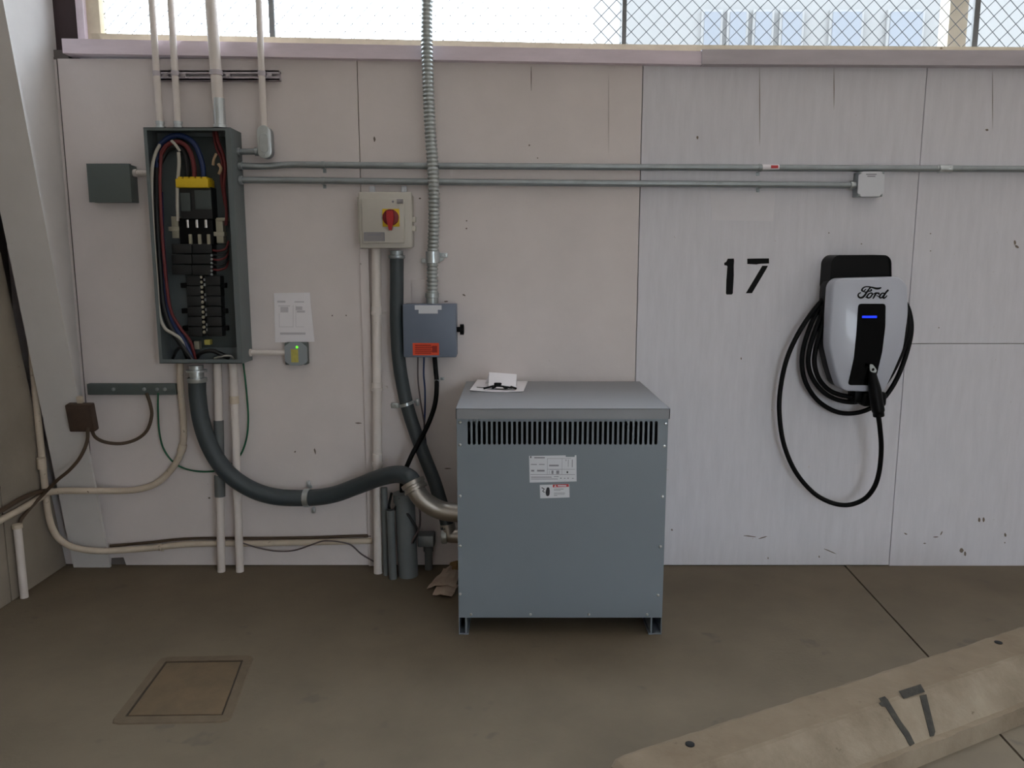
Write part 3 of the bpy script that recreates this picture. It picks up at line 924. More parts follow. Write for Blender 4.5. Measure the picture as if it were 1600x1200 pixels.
# main lug block with yellow guard
pbox('main_breaker', 281, 292, 331, 342, -.085, -.022, M['breaker'], .004)
pbox('breaker_face', 282, 301, 297, 330, -.092, -.085, M['panel_in'], .002)
pbox('breaker_face', 304, 297, 330, 327, -.092, -.085, M['panel_in'], .002)
yb = MB()
front_box(yb, 274, 279, 325, 293, -.105, -.03, .003)
for i in range(5):
    front_box(yb, 277 + i * 9.6, 276, 284 + i * 9.6, 280, -.103, -.03, .002)
yb.build('terminal_guard', M['yellow'], pn)
pbox('lug_base', 280, 341, 333, 382, -.07, -.022, M['black_plastic'], .003)
for i, px in enumerate((293.5, 308, 322)):
    c = P(px, 350, -.078)
    MB().tube([c + Vector((0, 0, .018)), c - Vector((0, 0, .016))], .0065, 10).build('lug', M['lug'], pn)
    MB().lathe(P(px - 2, 337, -.075), (0, -1, 0), [(0, .011), (.008, .011), (.0085, .006)], 10).build('lug_screw', M['bar_cream'], pn)
    front_box(MB(), px + 1, 366, px + 6, 382, -.08, -.06, .002).build('bus_strap', M['bar_cream'], pn)
for x_, y0_, y1_ in ((268, 338, 372), (337.5, 342, 380)):
    nb_ = MB()
    front_box(nb_, x_, y0_, x_ + 11, y1_, -.06, -.022, .002)
    front_box(nb_, x_ - 5, y1_ - 18, x_ + 13, y1_ - 11, -.066, -.03, .002)
    if x_ > 300: front_box(nb_, x_, y0_ - 2, x_ + 18, y0_ + 3, -.066, -.03, .002)
    nb_.build('neutral_bar', M['bar_cream'], pn)
# upper pair of breakers
for r_ in range(3):
    for c_ in range(2):
        pbox('breaker', 268 + c_ * 32, 381 + r_ * 16.5, 299 + c_ * 32, 396 + r_ * 16.5, -.085 if c_ == 0 else -.08, -.022, M['breaker'], .003)
for i in range(6):
    MB().lathe(P(331, 399 + i * 6, -.082), (0, -1, 0), [(0, .006), (.004, .005), (.005, .002)], 8).build('terminal_screw', M['galv'], pn)
# lower breaker stack with centre bus
for r_ in range(6):
    for c_ in range(2):
        pbox('breaker', 291 + c_ * 30 + r_ * .6, 431 + r_ * 16, 313 + c_ * 31 + r_ * .6, 446 + r_ * 16, -.07, -.022, M['breaker'], .003)
for j, (py) in enumerate((446, 486, 513)):
    pbox('mounting_tab', 282 + j * 1.5, py - 4, 292 + j * 1.5, py + 4, -.05, -.022, M['black_plastic'], .002)
    pbox('mounting_tab', 343 + j * 1.5, py - 4, 352 + j * 1.5, py + 4, -.05, -.022, M['black_plastic'], .002)
for i in range(12):
    c = P(314.5 + i * .45, 433 + i * 7.8, -.06)
    MB().lathe(c, (0, -1, 0), [(0, .0075), (.006, .0075), (.009, .004)], 8).build('bus_stud', M['bar_cream'], pn)
    if i % 3 != 2:
        c = P(320 + i * .45, 437 + i * 7.8, -.06)
        MB().box(c.x - .004, c.x + .004, -.068, -.06, c.z - .006, c.z + .006, .001, 1).build('bus_clip', M['galv'], pn)
pbox('ground_lug', 303, 533, 311, 546, -.05, -.02, M['bar_cream'], .002)
pbox('ground_lug', 319, 531, 328, 539, -.05, -.02, M['yellow_label'], .002)
# wires
def wire(name, pts, r, m, par, lab=None, n=6, seg=10):
    o = MB().tube(cr(PP(pts), n), r, seg).build(name, m, par)
    if lab: o['label'] = lab
    return o
wire('wire', [(250, 226, -.09), (243, 240, -.105), (238, 262, -.11), (237, 310, -.112), (240, 370, -.112), (245, 440, -.112), (249, 490, -.112), (257, 512, -.11), (270, 521, -.10), (285, 532, -.085), (302, 560, -.07)], .0072, M['wire_white'], pn, 'thick white wire')
wire('wire', [(245, 262, -.085), (245, 330, -.09), (250, 420, -.09), (256, 480, -.09), (272, 520, -.085), (300, 562, -.075)], .0125, M['wire_black'], pn, 'thick black wire')
wire('wire', [(250, 300, -.07), (252, 360, -.075), (258, 440, -.08), (265, 490, -.08), (283, 525, -.08), (304, 562, -.065)], .0125, M['wire_blue'], pn, 'thick blue wire')
wire('wire', [(245, 285, -.08), (246, 240, -.08), (255, 222, -.085), (272, 212, -.09), (289, 214, -.09), (303, 224, -.09), (312, 242, -.085), (317, 262, -.08), (318, 282, -.07)], .0115, M['wire_blue'], pn, 'thick blue wire')
wire('wire', [(252, 238, -.10), (250, 280, -.108), (252, 340, -.11), (256, 400, -.11), (261, 450, -.11), (267, 485, -.108), (280, 510, -.10), (297, 533, -.09), (306, 562, -.07)], .0065, M['wire_red'], pn, 'red wire')
wire('wire', [(252, 240, -.10), (262, 226, -.10), (278, 222, -.10), (291, 228, -.10), (299, 242, -.095), (303, 260, -.09), (304, 281, -.08)], .0095, M['wire_red'], pn, 'red wire')
wire('wire', [(250, 255, -.085), (262, 234, -.085), (280, 229, -.085), (290, 243, -.08), (293, 262, -.08), (293, 281, -.07)], .0115, M['wire_black'], pn, 'thick black wire')
wire('wire', [(268, 220, -.112), (274, 226, -.114), (281, 236, -.112)], .0060, M['wire_white'], pn)
wire('wire', [(279, 238, -.105), (280, 255, -.105), (278, 279, -.095)], .0075, M['wire_white'], pn, 'white wire')
wire('wire', [(277, 292, -.09), (277, 320, -.09), (278, 345, -.075)], .0065, M['wire_white'], pn, 'white wire')
wire('wire', [(338, 206, -.08), (341, 222, -.085), (348, 240, -.09), (352, 262, -.09), (350, 292, -.08), (354, 330, -.07), (353, 352, -.06)], .0068, M['wire_red'], pn, 'red wire')
wire('wire', [(334, 206, -.06), (338, 230, -.065), (347, 252, -.07), (346, 280, -.06), (352, 320, -.05)], .0065, M['wire_red'], pn)
wire('wire', [(338, 240, -.095), (334, 250, -.095), (333, 258, -.09)], .0060, M['wire_tan'], pn, 'tan wire')
wire('wire', [(341, 256, -.1), (345, 263, -.1), (342, 272, -.095)], .0065, M['wire_tan'], pn)
for i, (py, c_) in enumerate(((391, 'wire_red'), (398, 'wire_black'), (405, 'wire_red'), (413, 'wire_black'), (421, 'wire_red'))):
    wire('wire', [(333, py, -.075), (342, py + 1, -.085), (353, py - 3, -.07), (357, py - 14, -.05)], .0045, M[c_], pn)
wire('wire', [(305, 560, -.06), (315, 551, -.08), (330, 548, -.085), (345, 553, -.08), (358, 560, -.06)], .009, M['wire_black'], pn)
wire('wire', [(335, 560, -.06), (345, 557, -.08), (360, 556, -.08), (366, 562, -.06)], .0045, M['wire_white'], pn)
wire('wire', [(270, 560, -.06), (276, 548, -.08), (284, 543, -.085), (292, 560, -.06)], .0065, M['wire_black'], pn)

# small grey-green box left of panel
x0, x1, z0, z1 = front_rect(137, 256, 204, 316, -.07)
sb = thing('junction_box', 'grey-green square box on the wall left of the open panel', 'junction box', ((x0 + x1) / 2, -.035, z0))
MB().box(x0 + .002, x1 - .002, -.066, 0, z0 + .002, z1 - .002, .002).build('body', M['box_green'], sb)
MB().box(x0, x1, -.070, -.066, z0, z1, .0015).box(x0, x1, -.07, -.052, z1 - .002, z1 + .001).build('cover', M['box_green'], sb)
MB().tube([P(203, 270.5, -.03), P(238, 270.5, -.03)], .0125, 14).build('nipple', M['conduit_white'], sb)
connector(MB(), P(206, 270.5, -.03), (1, 0, 0), .0125, .022).build('connector', M['conduit_white'], sb)

# note and small grey device below it
p4 = [P(428, 458, -.004), P(484, 457, -.012), P(491.5, 534, -.012), P(430, 535, -.004)]
nt2 = thing('paper_notice', 'white printed notice taped to the wall above the small grey box', 'notice', tuple(P(460, 535, -.004)))
MB().prism(p4, (0, .0012, 0)).build('sheet', M['white_paper'], nt2)
mbp = MB()
for u0, v0, u1, v1 in ((235, 282, 325, 302), (425, 288, 530, 300), (245, 335, 375, 342), (270, 350, 355, 410), (440, 345, 510, 385), (450, 390, 540, 412), (255, 420, 258, 570),
                       (408, 330, 412, 570), (255, 568, 412, 572), (438, 330, 441, 570), (438, 568, 530, 571), (265, 632, 545, 655)):
    c4 = []
    for u, v in ((u0, v0), (u1, v0), (u1, v1), (u0, v1)):
        fx = (400 + u / 7.056 - 428) / 62
        c4.append(P(400 + u / 7.056, 430 + v / 7.056, -.0042 - .008 * fx - .0006))
    mbp.prism(c4, (0, -.0003, 0))
mbp.build('print', mat('faint_print', (206, 201, 207), .8), nt2)
x0, x1, z0, z1 = front_rect(445, 535, 480, 571, -.05)
gd = thing('sensor_box', 'small grey box with a green light and a yellow sticker below the notice', 'device box', ((x0 + x1) / 2, -.025, z0))
MB().box(x0 - .002, x1 - .004, -.046, 0, z0 + .002, z1 - .002, .004).build('body', M['box_green'], gd)
oc = [(.25, 0), (.75, 0), (1, .16), (1, .8), (.75, 1), (.25, 1), (0, .84), (0, .16)]
MB().prism(round_poly([Vector((x0 + a * (x1 - x0), -.046, z0 + b * (z1 - z0))) for a, b in oc], .008, 3), (0, -.005, 0)).build('cover', mat('grey_cover', (150, 157, 162), .45), gd)
MB().box(x0 + .028, x0 + .060, -.0518, -.051, z0 + .014, z1 - .03).build('sticker', M['yellow_label'], gd)
MB().lathe(P(464, 542.5, -.051), (0, -1, 0), [(0, .006), (.002, .0055), (.003, .003)], 12).build('light', M['led_green'], gd)
MB().tube([P(384, 551, -.03), P(446, 551, -.03)], .0125, 14).build('nipple', M['conduit_white'], gd)
connector(MB(), P(385, 551, -.03), (1, 0, 0), .0125, .022).build('connector', M['conduit_white'], gd)

# ------------------------------------------------------------------ beige rotary disconnect
x0, x1, z0, z1 = front_rect(561, 300, 644, 388, -.10)
dc = thing('disconnect_switch', 'beige plastic disconnect box with a red and yellow rotary handle', 'switch box', ((x0 + x1) / 2, -.05, z0))
MB().box(x0 + .004, x1 - .004, -.085, 0, z0 + .004, z1 - .004, .01, 3).build('body', M['beige'], dc)
MB().box(x0, x1, -.105, -.085, z0, z1, .006, 3).build('cover', M['beige_lip'], dc)
xa, xb, za, zb = front_rect(565, 310, 632, 380, -.118)
MB().box(xa, xb, -.118, -.105, za, zb, .005, 2).build('raised_face', M['beige_lip'], dc)
for px, py in ((581, 295), (631, 295)):
    c = P(px, py, -.02)
    MB().box(c.x - .012, c.x + .012, -.02, 0, c.z - .02, c.z + .012, .005, 2).lathe((c.x, -.02, c.z + .002), (0, -1, 0), [(0, .006), (.003, .005)], 8).build('mounting_ear', M['white_label'], dc)
for py in (343, 357):
    c = P(647, py, -.09)
    MB().box(c.x - .014, c.x + .008, -.1, -.075, c.z - .012, c.z + .012, .004, 2).build('latch', M['beige_lip'], dc)
MB().tube([Vector((x0 - .002, -.088, z0 + .02)), Vector((x0 - .002, -.088, z1 - .02))], .006, 8).build('hinge', M['beige'], dc)
yh = -.118
c = P(611, 340, yh)
MB().box(c.x - .036, c.x + .036, yh - .004, yh, c.z - .038, c.z + .036, .002).build('handle_plate', M['yellow'], dc)
hd = MB().lathe((c.x, yh - .004, c.z), (0, -1, 0), [(0, .034), (.012, .034), (.014, .031), (.015, .02)], 24).build('handle', mat('dark_red_plastic', (120, 18, 24), .4), dc)
MB().prism([Vector((c.x + a, yh - .018, c.z + b)) for a, b in ((-.014, .026), (.014, .026), (.016, 0), (.006, -.054), (-.006, -.054), (-.016, 0))], (0, -.014, 0)).build('grip', M['red'], hd)
xa, xb, za, zb = front_rect(569, 363, 601, 377, yh)
lp = MB().box(xa, xb, yh - .0012, yh, za, zb).build('label_plate', M['label_grey'], dc)
MB().box(xa, xb, yh - .0022, yh - .0012, zb - .003, zb).box(xa, xa + .003, yh - .0022, yh - .0012, za, zb).box(xb - .003, xb, yh - .0022, yh - .0012, za, zb).box(
    xa + .016, xb - .016, yh - .0018, yh - .0012, zb - .014, zb - .009).build('print', M['print_grey'], lp)
xa, xb, za, zb = front_rect(620, 311, 630, 318, yh)
MB().box(xa, xb, yh - .003, yh, za, zb, .001).build('small_window', M['label_grey'], dc)
MB().lathe(P(614, 315, yh), (0, -1, 0), [(0, .005), (.002, .004)], 8).build('rivet', M['print_grey'], dc)

# ------------------------------------------------------------------ flexible metal conduit and blue-grey box
fx = thing('flexible_conduit', 'ribbed flexible steel conduit hanging down past the window to the blue-grey box', 'conduit', tuple(P(676, 474, -.06)))
pts = cr(PP([(676, 477, -.055), (675.5, 440, -.055), (676, 402, -.058), (678, 350, -.075), (678, 300, -.085), (676, 255, -.085), (672, 200, -.08), (669, 130, -.08),
             (667, 70, -.085), (666.5, 30, -.085), (667, 0, -.085), (667, -60, -.08)]), 20)
pts.append(Vector((pts[-1].x, pts[-1].y, ZC)))
# resample by length
def resample(pts, step):
    out = [pts[0]]
    acc = 0
    for a, b in zip(pts, pts[1:]):
        L = (b - a).length
        d = step - acc
        while d <= L:
            out.append(a.lerp(b, d / L))
            d += step
        acc = L - (d - step)
    return out
rp = resample(pts, .0042)
rad = []
for i in range(len(rp)):
    rad.append((.0216, .0254, .0254, .0216)[i % 4])
MB().tube(rp, rad, 18).build('ribbed_tube', M['flex'], fx).data.set_sharp_from_angle(angle=math.radians(80))
mbk = MB()
clamp(mbk, P(676, 402, -.058), (0, 0, 1), .0265, .05, .0, 0, (1, 0, 0))
c = P(676, 399, -.05)
mbk.box(c.x + .02, c.x + .062, -.022, 0, c.z - .010, c.z + .012, .004).lathe((c.x + .048, -.022, c.z + .001), (0, -1, 0), [(0, .008), (.004, .007)], 10)
mbk.box(c.x - .055, c.x - .02, -.022, 0, c.z - .035, c.z - .012, .004).lathe((c.x - .043, -.022, c.z - .023), (0, -1, 0), [(0, .008), (.004, .007)], 10)
mbk.build('strap', M['galv_bright'], fx)
c = P(675.5, 476, -.055)
MB().lathe(c - Vector((0, 0, .01)), (0, 0, 1), [(0, .03), (.012, .03), (.014, .026), (.04, .027), (.042, .031), (.06, .031), (.062, .024)], 18).build('connector', M['flex'], fx)

x0, x1, z0, z1 = front_rect(629.5, 475, 713, 558.5, -.105)
bb = thing('starter_box', 'blue-grey steel control box with an orange warning sticker', 'control box', ((x0 + x1) / 2, -.05, z0))
MB().box(x0 + .003, x1 - .002, -.098, 0, z0 + .003, z1 - .002, .003).build('body', M['blue_box'], bb)
MB().box(x0, x1, -.105, -.085, z0, z1, .006, 2).build('cover', M['blue_box'], bb)
xa, xb, za, zb = front_rect(648, 477, 690, 484, -.1055)
xc, xd, zc2, zd = front_rect(654, 484, 684, 490, -.1055)
MB().box(xa, xb, -.1062, -.105, za, zb).box(xc, xd, -.1062, -.105, zc2, zd).build('white_sticker', M['white_label'], bb)
xa, xb, za, zb = front_rect(645, 536, 686, 555, -.1055)
os_ = MB().box(xa, xb, -.1062, -.105, za, zb).build('orange_sticker', M['orange'], bb)
mbp = MB()
for i in range(5):
    zz = zb - .010 - i * .0085
    mbp.box(xa + .010, xb - .034 + (.006 if i % 2 else 0), -.1068, -.1062, zz - .0022, zz + .0022)
mbp.box(xb - .03, xb - .008, -.1066, -.1062, za + .012, zb - .012)
mbp.build('print', M['orange_dark'], os_)
c = P(713, 515, -.07)
MB().lathe((c.x - .004, -.065, c.z), (1, 0, 0), [(0, .012), (.02, .012), (.021, .024), (.036, .024), (.038, .018)], 16).build('knob', M['black_plastic'], bb)

# thin wires and a black cable leaving the blue-grey box
lw = thing('black_cable', 'black cable sagging from the blue-grey box down behind the bends', 'cable', tuple(P(680, 560, -.06)))
MB().tube(cr(PP([(679, 556, -.06), (681, 580, -.062), (682.5, 600, -.07), (680, 630, -.08), (671, 658, -.10), (658, 685, -.12), (645, 708, -.14), (636, 728, -.15), (629, 742, -.13), (628, 770, -.1), (630, 800, -.10)]), 8), .0105, 12).build('jacket', M['black_rubber'], lw)
clamp(MB(), P(682.5, 595, -.066), (0, 0, 1), .0105, .012, .016, -.0, (1, 0, 0)).build('clip', M['galv'], lw)
single('wire', MB().tube(cr(PP([(653, 557, -.05), (653, 590, -.05), (656, 620, -.05), (661, 650, -.06), (664, 672, -.05), (664, 700, -.03)]), 8), .0036, 8), M['wire_grey'],
       'thin greyish wire hanging under the blue-grey box beside the dark flexible conduit', 'wire')
single('wire', MB().tube(cr(PP([(662.5, 557, -.04), (662, 585, -.045), (664, 610, -.05), (664, 640, -.055), (663, 668, -.05), (666, 700, -.03)]), 8), .0042, 8), M['wire_blue'],
       'thin blue wire hanging under the blue-grey box', 'wire')

# ------------------------------------------------------------------ dark liquid-tight conduits
c1 = thing('liquidtight_conduit', 'thick dark flexible conduit curving from the open panel to the transformer', 'conduit', tuple(P(480, 790, -.06)))
p1 = cr(PP([(308, 590, -.075), (309, 620, -.075), (315, 660, -.09), (330, 702, -.105), (355, 738, -.108), (390, 763, -.10), (430, 776, -.08), (480, 778, -.06), (520, 773, -.075),
            (560, 759, -.12), (595, 746, -.19), (622, 741, -.26), (640, 747, -.31), (649, 762, -.33)]), 8)
MB().tube(p1, .0375, 20).build('jacket', M['liquidtight'], c1)
c = P(308, 592, -.075)
MB().lathe(c + Vector((0, 0, -.015)), (0, 0, 1), [(0, .040), (.006, .042), (.020, .042), (.022, .030), (.045, .030), (.047, .044), (.056, .044), (.058, .03), (.075, .03)], 20).build('connector', M['galv_bright'], c1)
mbk = MB()
clamp(mbk, P(480, 778, -.06), P(490, 778, -.063) - P(470, 778, -.058), .0375, .026, .0, 0, (0, 0, 1))
for py, dx in ((757, 1), (798, 9)):
    q1 = P(480 + dx, py, -.02)
    mbk.box(q1.x - .008, q1.x + .008, -.02, 0, q1.z - .014, q1.z + .014, .003).lathe((q1.x, -.02, q1.z), (0, -1, 0), [(0, .006), (.004, .005)], 8)
mbk.build('strap', M['galv_bright'], c1)
# metal elbow into the transformer side
el = thing('metal_elbow', 'shiny metal conduit elbow entering the left side of the transformer', 'elbow', tuple(P(665, 815, -.34)))
pe = cr(PP([(646, 756, -.325), (651, 768, -.335), (660, 780, -.345), (675, 791, -.35), (692, 798, -.35), (712, 801, -.35)]), 8)
last = pe[-1]
pe.append(Vector((TX0 - .001, last.y, last.z)))
MB().tube(pe, .0395, 24).build('bend', M['alu'], el)
d = (P(652, 768, -.335) - P(646, 756, -.325)).normalized()
MB().lathe(P(644, 752, -.322), d, [(0, .042), (.002, .052), (.018, .052), (.020, .047), (.030, .047), (.032, .052), (.042, .052), (.044, .041)], 24).build('compression_ring', M['alu'], el)
MB().lathe(Vector((TX0 - .012, last.y, last.z)), (1, 0, 0), [(0, .04), (.001, .048), (.0105, .048), (.0112, .04)], 20).build('locknut', M['alu'], el)

c2 = thing('liquidtight_conduit', 'dark flexible conduit dropping from the beige disconnect box behind the transformer', 'conduit', tuple(P(640, 650, -.06)))
p2 = cr(PP([(620, 400, -.055), (620, 450, -.055), (620, 510, -.055), (623, 560, -.055), (629, 600, -.055), (637, 637, -.06), (649, 675, -.07), (664, 715, -.09), (678, 750, -.12), (689, 785, -.16), (697, 812, -.2), (699, 826, -.21)]), 8)
MB().tube(p2, .0300, 18).build('jacket', M['liquidtight'], c2)
c = P(620, 400, -.055)
MB().lathe(c - Vector((0, 0, .012)), (0, 0, 1), [(0, .033), (.004, .036), (.014, .036), (.016, .028), (.034, .028), (.035, .034)], 18).build('connector', M['galv'], c2)
mbk = MB()
clamp(mbk, P(635, 631, -.06), P(637, 637, -.06) - P(633, 625, -.06), .030, .014, .0, 0, (1, 0, 0))
q1 = P(617, 634, -.012)
mbk.box(q1.x - .018, q1.x + .018, -.012, 0, q1.z - .012, q1.z + .012, .002).lathe((q1.x, -.012, q1.z), (0, -1, 0), [(0, .006), (.002, .005)], 8)
q1 = P(652, 629, -.02)
mbk.box(q1.x - .008, q1.x + .008, -.02, 0, q1.z - .016, q1.z + .016, .003)
mbk.build('strap', M['galv_bright'], c2)
e2 = thing('metal_elbow', 'smaller metal conduit fitting below the shiny elbow at the transformer side', 'elbow', tuple(P(703, 848, -.21)))
q0, q1 = P(699, 818, -.205), P(702, 836, -.21)
MB().tube(cr([q0, q0.lerp(q1, .5), q1 + Vector((.006, 0, 0)), Vector((q1.x + .05, q1.y, q1.z - .002)), Vector((TX0 - .001, q1.y, q1.z - .002))], 6), .033, 18).build('body', M['alu'], e2)
MB().lathe(Vector((q1.x - .034, q1.y, q1.z - .002)), (1, 0, 0), [(0, .026), (.001, .034), (.010, .037), (.022, .037), (.024, .033)], 20).build('end_cap', M['galv_bright'], e2)

# ------------------------------------------------------------------ standing white conduits
def standing(px_t, py_t, px_b, py_b, rpx, label, m, Y=-.04, name='conduit', couplings=(), group=None):
    r = rpx * .00285 / 2
    b = G(px_b, py_b)
    a = P(px_t, py_t, Y)
    root = thing(name, label, 'conduit', (b.x, b.y, 0), group)
    MB().tube([a, a.lerp(b, .5), b], r, 14).build('pipe', m, root)
    for t_, mm, L, k_ in couplings:
        c = a.lerp(b, t_)
        d = (b - a).normalized()
        MB().lathe(c - d * L / 2, d, [(0, r), (.001, r * k_), (L - .001, r * k_), (L, r)], 16).build('coupling', mm, root)
    return root, a, b, r
standing(340, 568, 346, 893, 12.5, 'white conduit from panel bottom to floor with a dark grey sleeve section', M['conduit_white'],
         couplings=((.37, M['pvc'], .20, 1.22), (.58, M['pvc'], .10, 1.3),), group='conduits under the open panel')
standing(364, 568, 375, 893, 12.5, 'white conduit from panel bottom to floor beside the grey-sleeved one', M['conduit_white'],
         couplings=((.17, M['conduit_dirty'], .035, 1.18), (.62, M['conduit_white'], .04, 1.14)), group='conduits under the open panel')
root, a, b, r = standing(588, 389, 591, 895, 14.5, 'tall white painted conduit from the disconnect box straight to the floor', M['conduit_white'],
         couplings=((.18, M['conduit_white'], .03, 1.15), (.41, M['conduit_white'], .03, 1.15), (.64, M['conduit_white'], .06, 1.15)))
for t_ in (.19, .42, .65):
    c = a.lerp(b, t_)
    clamp(MB(), c, (0, 0, 1), r * 1.12, .014, .014, -.003, (1, 0, 0)).build('strap', M['conduit_white'], root)
x0, x1 = P(568, 600, -.01).x, P(582, 600, -.01).x
single('wall_batten', MB().box(x0, x1, -.016, 0, .004, P(575, 389, -.01).z, .004, 2), M['wall_smooth'], 'flat white painted batten on the wall left of the tall white conduit', 'batten')
# grey pvc stubs
def stub(px_t, py_t, px_b, py_b, rpx, label, cap=None, y_off=0):
    r = rpx * .00275 / 2
    b = G(px_b, py_b)
    b.y += 0
    a = P(px_t, py_t, b.y)
    a.x = b.x + (a.x - b.x)
    root = thing('pvc_stub', label, 'pipe stub', (b.x, b.y, 0), 'grey pipe stubs beside the transformer')
    d = (a - b)
    MB().tube([b, a], r, 16, caps=True).build('pipe', M['pvc'], root)
    if cap:
        MB().lathe(a - d.normalized() * .035, d, [(0, r), (.001, r * 1.14), (.04, r * 1.14), (.041, r)], 16).build('collar', M['pvc'], root)
    return root
stub(600, 762, 604, 898, 11, 'thin dark grey pipe stub next to the tall white conduit foot')
stub(610, 797, 614, 904, 13, 'grey pipe stub between the thin stub and the thick stub')
stub(632, 772, 638, 899, 33, 'thickest grey pipe stub standing left of the transformer', True)
x0, x1, z0, z1 = front_rect(653, 834, 679, 853, -.05)
fb = thing('square_fitting', 'dark grey square fitting on a short pipe by the transformer foot', 'conduit fitting', ((x0 + x1) / 2, -.04, 0))
MB().box(x0, x1, -.07, -.005, z0, z1, .006).build('body', M['pvc'], fb)
MB().box(x0 + .004, x1 - .004, -.074, -.070, z0 + .004, z1 - .004, .002).build('cover', M['galv'], fb)
cxm = (x0 + x1) / 2 + .008
MB().lathe((cxm, -.04, 0), (0, 0, 1), [(0, .018), (z0 - .03, .018), (z0 - .028, .023), (z0 + .002, .023)], 16).build('pipe', M['pvc'], fb)
single('wire', MB().tube(cr(PP([(612, 770, -.08), (608, 790, -.085), (612, 800, -.12), (622, 790, -.14), (634, 800, -.15), (645, 815, -.16), (652, 830, -.15), (645, 848, -.14), (638, 862, -.12), (638, 880, -.10)]), 8), .006, 8),
       M['wire_black'], 'black wire tangled around the tops of the grey pipe stubs', 'wire')
single('wire', MB().tube(cr(PP([(650, 745, -.2), (652, 770, -.17), (656, 800, -.17), (655, 825, -.16), (646, 842, -.15), (641, 856, -.14), (643, 872, -.12)]), 8), .005, 8),
       M['wire_grey'], 'grey wire looping behind the shiny elbow to the thick stub', 'wire')

# crumpled wrapper on floor by transformer
pk = thing('crumpled_wrapper', 'crumpled tan wrapper lying on the floor against the transformer', 'litter', tuple(G(695, 915)))
def crumple(pts, n, amp, base, seed):
    rnd = random.Random(seed)
    V, Fs = [], []
    for i in range(n + 1):
        for j in range(n + 1):
            u, v = i / n, j / n
            p = (pts[0] * (1 - u) * (1 - v) + pts[3] * u * (1 - v) + pts[1] * (1 - u) * v + pts[2] * u * v)
            V.append(Vector((p.x, p.y, base + amp * (rnd.random() * .6 + math.sin(u * 3.1) * .7))))
    N_ = len(V)
    V += [p - Vector((0, 0, .004)) for p in V]
    for i in range(n):
        for j in range(n):
            a = i * (n + 1) + j
            Fs.append((a, a + 1, a + n + 2, a + n + 1))
            Fs.append((N_ + a, N_ + a + n + 1, N_ + a + n + 2, N_ + a + 1))
    for i in range(n):
        for a, b in ((i, i + 1), (n * (n + 1) + i, n * (n + 1) + i + 1), (i * (n + 1), (i + 1) * (n + 1)), (i * (n + 1) + n, (i + 1) * (n + 1) + n)):
            Fs.append((a, b, N_ + b, N_ + a))
    return MB().add(V, Fs)
crumple([G(667, 922), G(693, 893), G(719, 893), G(712, 922)], 7, .02, .006, 3).build('sheet', M['cardboard'], pk, sharp=20)
crumple([G(676, 932), G(682, 921), G(716, 917), G(706, 936)], 5, .014, .005, 5).build('flap', M['cardboard'], pk, sharp=20)
crumple([G(700, 897), G(704, 881), G(726, 881), G(726, 897)], 4, .02, .006, 9).build('card', M['cardboard2'], pk, sharp=20)

# ------------------------------------------------------------------ lower left: strut bar, brown box, cables, conduits
x0, x1 = P(136, 608, -.03).x, P(275, 608, -.03).x
za, zb = P(205, 600, -.03).z, P(205, 617, -.03).z
sb2 = thing('ground_bar', 'dark grey steel bar screwed to the wall under the open panel', 'bar', ((x0 + x1) / 2, -.015, zb))
MB().box(x0, x1, -.03, 0, zb, za, .002).build('bar', M['box_green'], sb2)
for px in (178, 226, 246, 258):
    c = P(px, 608, -.03)
    MB().lathe(c, (0, -1, 0), [(0, .009), (.007, .009), (.009, .005)], 6).build('bolt', M['galv'], sb2)
yb_ = lambda py: yf(XP(125, py, -1.9).z)
zz0, zz1 = P(125, 672, -.16).z, P(125, 628, -.16).z
ybx = yf((zz0 + zz1) / 2) - .0
cA, cB = P(106, 650, ybx - .03), P(146, 650, ybx - .03)
br = thing('outlet_box', 'small rusty brown box fixed to the foot of the white column', 'junction box', ((cA.x + cB.x) / 2, ybx, zz0))
tilt = math.atan(.172)
Mx = Matrix.Translation(Vector(((cA.x + cB.x) / 2, ybx, (zz0 + zz1) / 2))) @ Matrix.Rotation(tilt, 4, 'X')
hw, hh = (cB.x - cA.x) / 2, (zz1 - zz0) / 2
MB().box(-hw, hw, -.04, .0, -hh, hh, .006, 2, Mx).build('body', M['brown_box'], br)
MB().box(-hw * .9, hw * .9, -.045, -.04, -hh * .9, hh * .9, .003, 2, Mx).build('cover', M['brown_box'], br)
MB().box(-.012, .012, -.02, 0, hh, hh + .03, .003, 2, Mx).build('bracket', M['conduit_dirty'], br)
single('cable', MB().tube(cr(PP([(229, 614, -.035), (235, 632, -.04), (237, 650, -.05), (230, 672, -.06), (214, 686, -.07), (190, 693, -.09), (165, 691, -.11), (149, 683, -.13), (143, 670, -.15), (140, 660, -.16)]), 8), .0075, 10),
       M['wire_brown'], 'dark brown cable looping from the steel bar to the rusty brown box', 'cable')
wlx = XL
pA_ = [P(137, 668, -.19), P(136, 690, -.20), P(125, 715, -.21), P(108, 735, -.22), P(90, 750, -.22)]
pB_ = [XP(68, 772, wlx + .045), XP(48, 793, wlx + .03), XP(33, 812, wlx + .02), XP(31, 824, wlx + .02)]
single('cable', MB().tube(cr(pA_ + pB_, 8), .0075, 10), M['wire_brown'], 'brown cable running from the rusty box down to the stub on the left wall', 'cable')
gw = thing('ground_wire', 'green ground wire drooping under the open panel', 'wire', tuple(P(320, 737, -.02)))
MB().tube(cr(PP([(247, 614, -.035), (247, 640, -.03), (249, 675, -.025), (256, 702, -.02), (272, 723, -.02), (295, 734, -.02), (325, 737, -.015), (350, 732, -.012), (372, 716, -.012), (384, 690, -.015), (388, 655, -.02), (385, 610, -.03), (380, 566, -.04)]), 8), .0042, 8).build('insulation', M['wire_green'], gw)
